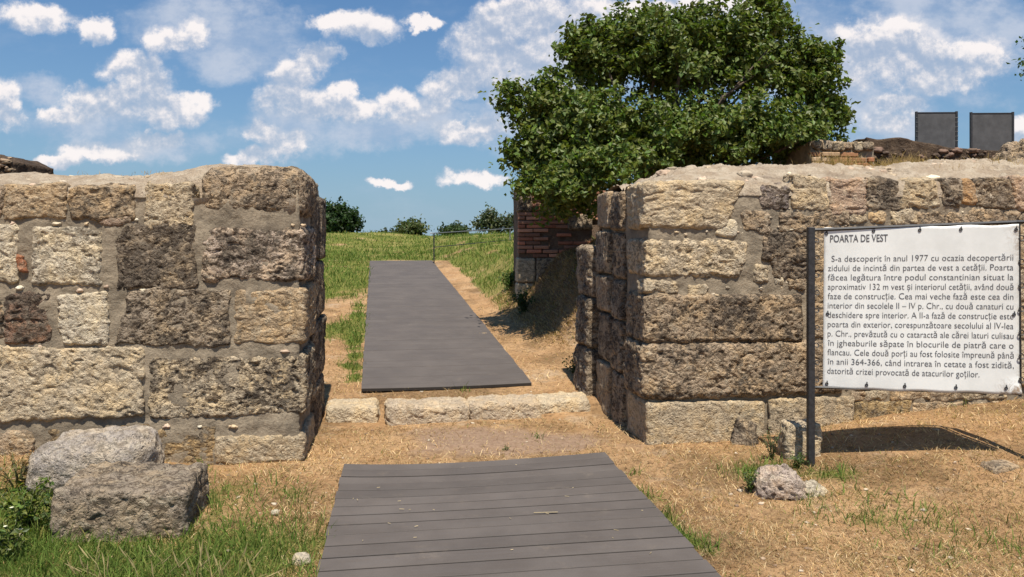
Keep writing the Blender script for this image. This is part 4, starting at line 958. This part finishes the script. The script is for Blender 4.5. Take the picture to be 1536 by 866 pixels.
    for (xl, xr, yt, yb, D, lb, posts) in ((1376, 1433, 170, 212, 13.2, 'left grey display panel with separate side posts above the dark ruin', True), (1456, 1519, 171, 216, 13.2, 'right grey display panel framed flush, nearer the picture edge', False)):
        a, b_ = at(xl, yt, D), at(xr, yb, D); gz = 2.0
        root = thing('display_panel', lb, 'display panel', ((a.x + b_.x) / 2, D, gz), R(-2)); w = b_.x - a.x
        m = MB(); m.box((0, 0, (a.z + b_.z) / 2 - gz - .1), (w - .02, .025, a.z - b_.z + .2), ch=.003); m.build('panel', pm, root)
        for s in (-1, 1):
            m = MB(); hh = a.z + .03 - gz; m.box((s * (w / 2 + (.012 if posts else -.01)), .0 if posts else -.005, hh / 2), (.035, .04, hh), ch=.004); m.build('post', BLACKMETAL, root)
            if posts:
                for i in range(6):
                    m = MB(); m.tube([(s * (w / 2 - .03), -.0, a.z - gz - .08 - i * .08), (s * (w / 2 + .03), -.03, a.z - gz - .08 - i * .08)], .005, 4); m.build('tie', GREYMETAL, root)
        m = MB(); m.box((0, -.002, a.z - gz + .008), (w, .035, .018), ch=.003); m.build('top_rail', BLACKMETAL, root)
build_ruins()

def build_railing():
    A = gp(651, 397); pts = [A, Vector((at(765, 0, 24).x, 24.0, 0)), Vector((at(840, 0, 28).x, 28, 0))]
    for p in pts: p.z = g1(p.x, p.y)
    root = thing('railing', 'thin dark metal railing on the grassy bank at the end of the far boardwalk', 'railing', pts[0])
    tops = [at(651, 350, A.y), at(765, 343, 24), at(840, 338, 28)]
    for p, t in zip(pts, tops):
        m = MB(); m.tube([p - A - Vector((0, 0, .2)), Vector((p.x, p.y, t.z)) - A], .018, 6); m.build('post', GREYMETAL if p is not A else BLACKMETAL, root)
    m = MB(); m.tube([Vector((tops[0].x - .1, tops[0].y, tops[0].z)) - A] + [t - A for t in tops[0:]], .015, 6); m.build('rail', GREYMETAL, root)
    m = MB(); m.tube([at(652, 371, A.y) - A, at(765, 360, 24) - A, at(840, 352, 28) - A], .011, 6); m.build('rail', BLACKMETAL, root)
build_railing()

# ------------------------------------------------------------------ grass
def allowed(x, y):
    ok = np.ones(len(x), bool)
    # decks
    dx, dy = x + .26, y - 5.6; lx = math.cos(TH) * dx + math.sin(TH) * dy; ly = -math.sin(TH) * dx + math.cos(TH) * dy
    ok &= ~((np.abs(lx) < .935) & (ly < -.02))
    ok &= ~((x > xl_far(y) + .03) & (x < xr_far(y) - .02) & (y > 7.8) & (y < 20.7))
    for W, s0, s1, t1 in ((LW, -9, -.02, 1.5), (RW, .0, 9, 1.42)):
        dx, dy = x - W.x0, y - W.y0; s = math.cos(TH) * dx + math.sin(TH) * dy; t = -math.sin(TH) * dx + math.cos(TH) * dy
        ok &= ~((s > s0) & (s < s1) & (t > .0) & (t < t1))
    dx, dy = x + .3, y - 6.85; ly = -math.sin(TH) * dx + math.cos(TH) * dy; ok &= ~((ly > -.03) & (ly < .36) & (x > -1.8) & (x < 1))
    return ok
def blades(x, y, h, wid, lean, col, rs):
    """bent two-segment blades"""
    n = len(x); z = g(x, y); p = np.stack([x, y, z - .004], 1)
    an = rs.uniform(0, 2 * math.pi, n); d = np.stack([np.cos(an), np.sin(an), np.zeros(n)], 1); s = np.stack([-d[:, 1], d[:, 0], np.zeros(n)], 1)
    a = rs.uniform(0, 2 * math.pi, n); s = np.stack([np.cos(a), np.sin(a), np.zeros(n)], 1)
    l1 = np.clip(lean, 0, 1.45); l2 = np.clip(lean * 1.25 + .25, 0, 1.6)
    up = np.array([0, 0, 1.])
    m = p + (d * np.sin(l1)[:, None] + up * np.cos(l1)[:, None]) * (h * .55)[:, None]
    t = m + (d * np.sin(l2)[:, None] + up * np.cos(l2)[:, None]) * (h * .45)[:, None]
    w = (wid * .5)[:, None]
    V = np.stack([p - s * w, p + s * w, m - s * w * .8, m + s * w * .8, t], 1).reshape(-1, 3)
    i = np.arange(n)[:, None] * 5
    T = np.concatenate([i + np.array([0, 1, 3]), i + np.array([0, 3, 2]), i + np.array([2, 3, 4])])
    return V, T, np.repeat(col, 5, 0)
def scatter(n, y0, y1, xr, rs, power=2.0):
    """more to the square metre near the viewer than far off"""
    u = rs.rand(n)
    k = 1 - power; y = (y0 ** k + u * (y1 ** k - y0 ** k)) ** (1 / k) if power != 1 else y0 * (y1 / y0) ** u
    x = rs.uniform(-1, 1, n) * (xr * y + .5); return x, y
def build_grass():
    rs = np.random.RandomState(33)
    x, y = scatter(330000, 2.9, 13.0, .72, rs, 2.2); ok = allowed(x, y); x, y = x[ok], y[ok]
    G = greenness(x, y); B = bareness(x, y)
    thin = sst(fbm(np.stack([x * 1.5, y * 1.5, x * 0 + 8], 1), 4), -.12, .30)
    keep = rs.rand(len(x)) > np.maximum(np.maximum(G * .75, B * .85), .04 + .48 * thin); dx, dy, dG = x[keep], y[keep], G[keep]; n = len(dx)
    c0 = np.array([[.60, .41, .21], [.50, .31, .145], [.72, .55, .32], [.28, .165, .085], [.52, .385, .20]])[rs.randint(0, 5, n)] * rs.uniform(.55, 1.2, (n, 1))
    pn = fbm(np.stack([dx * .9, dy * .9, dx * 0 + 6], 1), 4); c0 = c0 * (1 - .34 * sst(pn, -.05, .35) + .18 * sst(-pn, .1, .4))[:, None]
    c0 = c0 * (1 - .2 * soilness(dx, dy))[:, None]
    gg = (rs.rand(n) < dG * .8 + .03)[:, None]; c0 = np.where(gg, np.array([.20, .20, .06]) * rs.uniform(.7, 1.2, (n, 1)), c0)
    V, T, c = blades(dx, dy, (.018 + .05 * rs.rand(n) ** 2) * (1 + .04 * dy), rs.uniform(.002, .0042, n) * (.6 + .14 * dy), rs.uniform(.55, 1.5, n), c0, rs)
    o = mesh_np('dry_grass', V, T, BLADE, None, False, {'col': c}); o['kind'] = 'stuff'
    # straw and dead stalks on the shaded bank
    y = rs.uniform(9.3, 13.6, 60000); x = xr_far(y) + rs.uniform(.3, 2.4, 60000); so = soilness(x, y); ok = (rs.rand(60000) < so) & allowed(x, y); x, y = x[ok], y[ok]; n = len(x)
    pn = fbm(np.stack([x * 1.6, y * 1.6, x * 0 + 2], 1), 3)
    c0 = np.array([[.46, .31, .16], [.30, .19, .10], [.56, .40, .22], [.34, .24, .11], [.15, .15, .045]])[np.clip((rs.normal(size=n) + 1.6 + 3 * pn).astype(int), 0, 4)] * rs.uniform(.6, 1.2, (n, 1))
    V, T, c = blades(x, y, rs.uniform(.04, .12, n), rs.uniform(.006, .012, n), rs.uniform(.7, 1.5, n), c0, rs)
    o = mesh_np('dry_grass', V, T, BLADE, None, False, {'col': c}); o['kind'] = 'stuff'
    # green turf
    x, y = scatter(420000, 2.9, 45.0, .72, rs, 1.55); ok = allowed(x, y); x, y = x[ok], y[ok]; G = greenness(x, y); ok = rs.rand(len(x)) < np.clip(G * 1.1 - .15, 0, 1) * np.where(y < 6, .62, 1) ; x, y, G = x[ok], y[ok], G[ok]; n = len(x)
    cn = fbm(np.stack([x * .6, y * .6, x * 0], 1), 3)
    pal = np.array([[.115, .17, .033], [.08, .13, .024], [.15, .19, .045], [.25, .23, .07], [.34, .27, .11]])
    pick = np.clip((rs.normal(size=n) * 1.0 + 1.4 + 1.6 * cn).astype(int), 0, 4); c0 = pal[pick] * rs.uniform(.75, 1.25, (n, 1))
    tall = np.exp(-(((x + 2.0) / 1.0) ** 2 + ((y - 3.9) / .75) ** 2))
    V, T, c = blades(x, y, rs.uniform(.03, .09, n) * (1 + .07 * np.minimum(y, 20)) * (1 + .25 * tall), rs.uniform(.003, .0055, n) * (.55 + .16 * y), rs.uniform(.1, 1.1, n), c0, rs)
    o = mesh_np('green_grass', V, T, BLADE, None, False, {'col': c}); o['kind'] = 'stuff'
    # dry tufts on the wall tops
    b = []; 
    V_, T_, C_ = [], [], []; k = 0
    def tuft(cx, cy, cz, n, h, sp, col):
        nonlocal k
        xx = cx + rs.normal(size=n) * sp; yy = cy + rs.normal(size=n) * sp
        V, T, c = blades(xx, yy, rs.uniform(.4, 1, n) * h, np.full(n, .004), rs.uniform(.1, 1.2, n), np.array(col) * rs.uniform(.6, 1.2, (n, 1)), rs)
        V[:, 2] += cz - np.repeat(g(xx, yy), 5); V_.append(V); T_.append(T + k); C_.append(c); k += len(V)
    for px, py, D, n, h, sp in ((1262, 246, 7.9, 320, .20, .12), (1245, 243, 7.9, 160, .2, .1), (1345, 246, 7.8, 380, .16, .16), (1360, 244, 8.0, 200, .2, .1), (1480, 246, 7.6, 320, .16, .14), (1290, 250, 7.5, 160, .09, .15), (1420, 252, 7.4, 160, .08, .2), (160, 259, 6.2, 40, .06, .12), (240, 256, 6.1, 40, .05, .1)):
        p = at(px, py, D); tuft(p.x, p.y, p.z - .03, n, h, sp, (.42, .29, .13))
    o = mesh_np('dry_grass', np.concatenate(V_), np.concatenate(T_), BLADE, None, False, {'col': np.concatenate(C_)}); o['kind'] = 'stuff'
    # small stones and clods on the soil
    U, Q = box_surface(2, 2, 2, True); U = U * 2 - 1; U = U / np.linalg.norm(U, axis=1)[:, None]; pb = MB()
    xx, yy = scatter(1500, 3.0, 9.0, .7, rs, 2.0); ok = allowed(xx, yy); xx, yy = xx[ok], yy[ok]; gz = g(xx, yy); ok = rs.rand(len(xx)) > greenness(xx, yy)
    for x_, y_, z_ in zip(xx[ok], yy[ok], gz[ok]):
        r = .004 + .012 * rs.rand() ** 3; pb.add(U * (1 + .25 * rs.normal(size=(len(U), 1))) * np.array([r * rs.uniform(.8, 1.5), r, r * .6]) + np.array([x_, y_, z_ + r * .25]), Q, col=np.array([(.45, .36, .26), (.33, .24, .16), (.42, .35, .26), (.22, .15, .10)][rs.randint(4)]) * rs.uniform(.8, 1.2))
    o = pb.build('gravel', CHIP, None, True); o['kind'] = 'stuff'
    # tall seed heads in front
    sd = MB()
    for i in range(34):
        px = rs.choice([205, 222, 292, 300, 308, 345, 352, 378, 250, 150]) + rs.uniform(-14, 14); D = rs.uniform(3.35, 3.75); x0 = (px - CX) / F * D; z0 = g1(x0, D); h = rs.uniform(.10, .27)
        lx, ly = rs.normal() * .06, rs.normal() * .04; col = np.array((.40, .33, .16)) * rs.uniform(.6, 1.1); h *= .75
        sd.tube([(x0, D, z0), (x0 + lx * .4, D + ly * .4, z0 + h * .6), (x0 + lx, D + ly, z0 + h)], [.0018, .0014, .001], 4, col)
        sd.tube([(x0 + lx * .85, D + ly * .85, z0 + h * .78), (x0 + lx * 1.1, D + ly, z0 + h * .95), (x0 + lx * 1.4, D + ly, z0 + h * 1.18)], [.0015, .0036, .001], 5, col * 1.1)
    o = sd.build('seed_grass', BLADE); o['kind'] = 'stuff'
    # straw lying about on the boards
    st = MB()
    for i in range(22):
        y_ = rs.uniform(3.2, 5.5); x_ = rs.uniform(-.9, .9) - .146 * (y_ - 5.6) - .26; a = rs.uniform(0, 3.14); l = rs.uniform(.008, .03)
        st.tube([(x_, y_, .047), (x_ + l * math.cos(a), y_ + l * math.sin(a), .048)], .0016, 4, np.array((.5, .4, .25)) * rs.uniform(.7, 1.3))
    p = gp(818, 780); st.tube([(p.x - .07, p.y - .06, .046), (p.x + .07, p.y - .05, .046)], .0025, 4, (.42, .34, .22))
    o = st.build('straw', BLADE); o['kind'] = 'stuff'
build_grass()

# ------------------------------------------------------------------ weeds
def weed(name, label, px, py, nst, hgt, spread, nleaf, size, col, seed, flowers=0, D=None):
    rs = np.random.RandomState(seed); p = gp(px, py); root = thing(name, label, 'plant', p); b = MB(); P = []
    for i in range(nst):
        a = rs.uniform(0, 6.28); l = rs.uniform(.2, 1) * spread; h = hgt * rs.uniform(.55, 1); tip = np.array([math.cos(a) * l, math.sin(a) * l, h]); mid = tip * .5 + np.array([0, 0, h * .12])
        b.tube([(0, 0, -.02), tuple(mid), tuple(tip)], [.004, .003, .0015], 4)
        t = rs.rand(nleaf)[:, None] ** .7; P.append(tip * t + np.array([0, 0, h * .12]) * (t * (1 - t) * 2) + rs.normal(size=(nleaf, 3)) * size * .55)
    P = np.concatenate(P); V, T, c = leaves(P, size, rs, col, .25, .8); mesh_np('foliage', V, T, LEAF, root, False, {'col': c}); b.build('stem', simple('weed_stem', (.10, .11, .04), .7), root, True)
    if flowers:
        f = MB()
        for i in range(flowers):
            c_ = P[rs.randint(len(P))] + np.array([0, -.01, size * .5]); f.box(c_, (size * .5, size * .5, size * .15), ch=size * .05)
        f.build('flower', simple('pale_petal', (.6, .6, .42), .6), root)
build_weeds = [
    ('weed', 'bright leafy weed bush at the far left edge beside the squared block', 40, 800, 16, .30, .17, 34, .032, (.10, .145, .025), 1, 5),
    ('weed', 'darker leafy weed against the left side of the squared block', 88, 806, 12, .26, .13, 30, .03, (.05, .085, .02), 2, 0),
    ('weed', 'leafy weed in the bottom left corner of the picture', 14, 842, 12, .2, .16, 28, .03, (.085, .12, .025), 3, 4),
    ('weed', 'brownish dry weed at the wall foot behind the leafy bush at far left', 28, 738, 14, .26, .16, 22, .024, (.20, .14, .06), 4, 0),
    ('weed', 'small weed sprig at the right end of the squared block', 304, 722, 6, .12, .06, 14, .022, (.10, .14, .03), 5, 0),
    ('weed', 'green weed tuft at the left side of the knobbly rock', 1124, 738, 14, .14, .1, 20, .02, (.075, .115, .025), 6, 0),
    ('weed', 'green weed in front of the upright stone by the sign post', 1196, 702, 10, .11, .08, 20, .018, (.07, .11, .025), 7, 0),
    ('weed', 'tall weed growing at the crack left of the upright stone', 1158, 690, 9, .24, .07, 18, .018, (.07, .09, .03), 8, 0),
    ('weed', 'small weed sprig on bare soil before the stone sill', 758, 676, 4, .04, .07, 10, .012, (.10, .12, .03), 9, 0),
    ('weed', 'leafy shrub on the shaded bank below the brick ruin', 785, 470, 14, .34, .22, 30, .05, (.045, .075, .02), 10, 0),
    ('weed', 'green weed clump on the bank right beside the brick ruin base', 762, 436, 14, .34, .25, 34, .05, (.07, .12, .025), 11, 0),
    ('weed', 'low weed at the foot of the inner jamb of the right wall', 862, 560, 10, .22, .14, 22, .035, (.06, .09, .025), 12, 0),
]
for a in build_weeds: weed(*a)
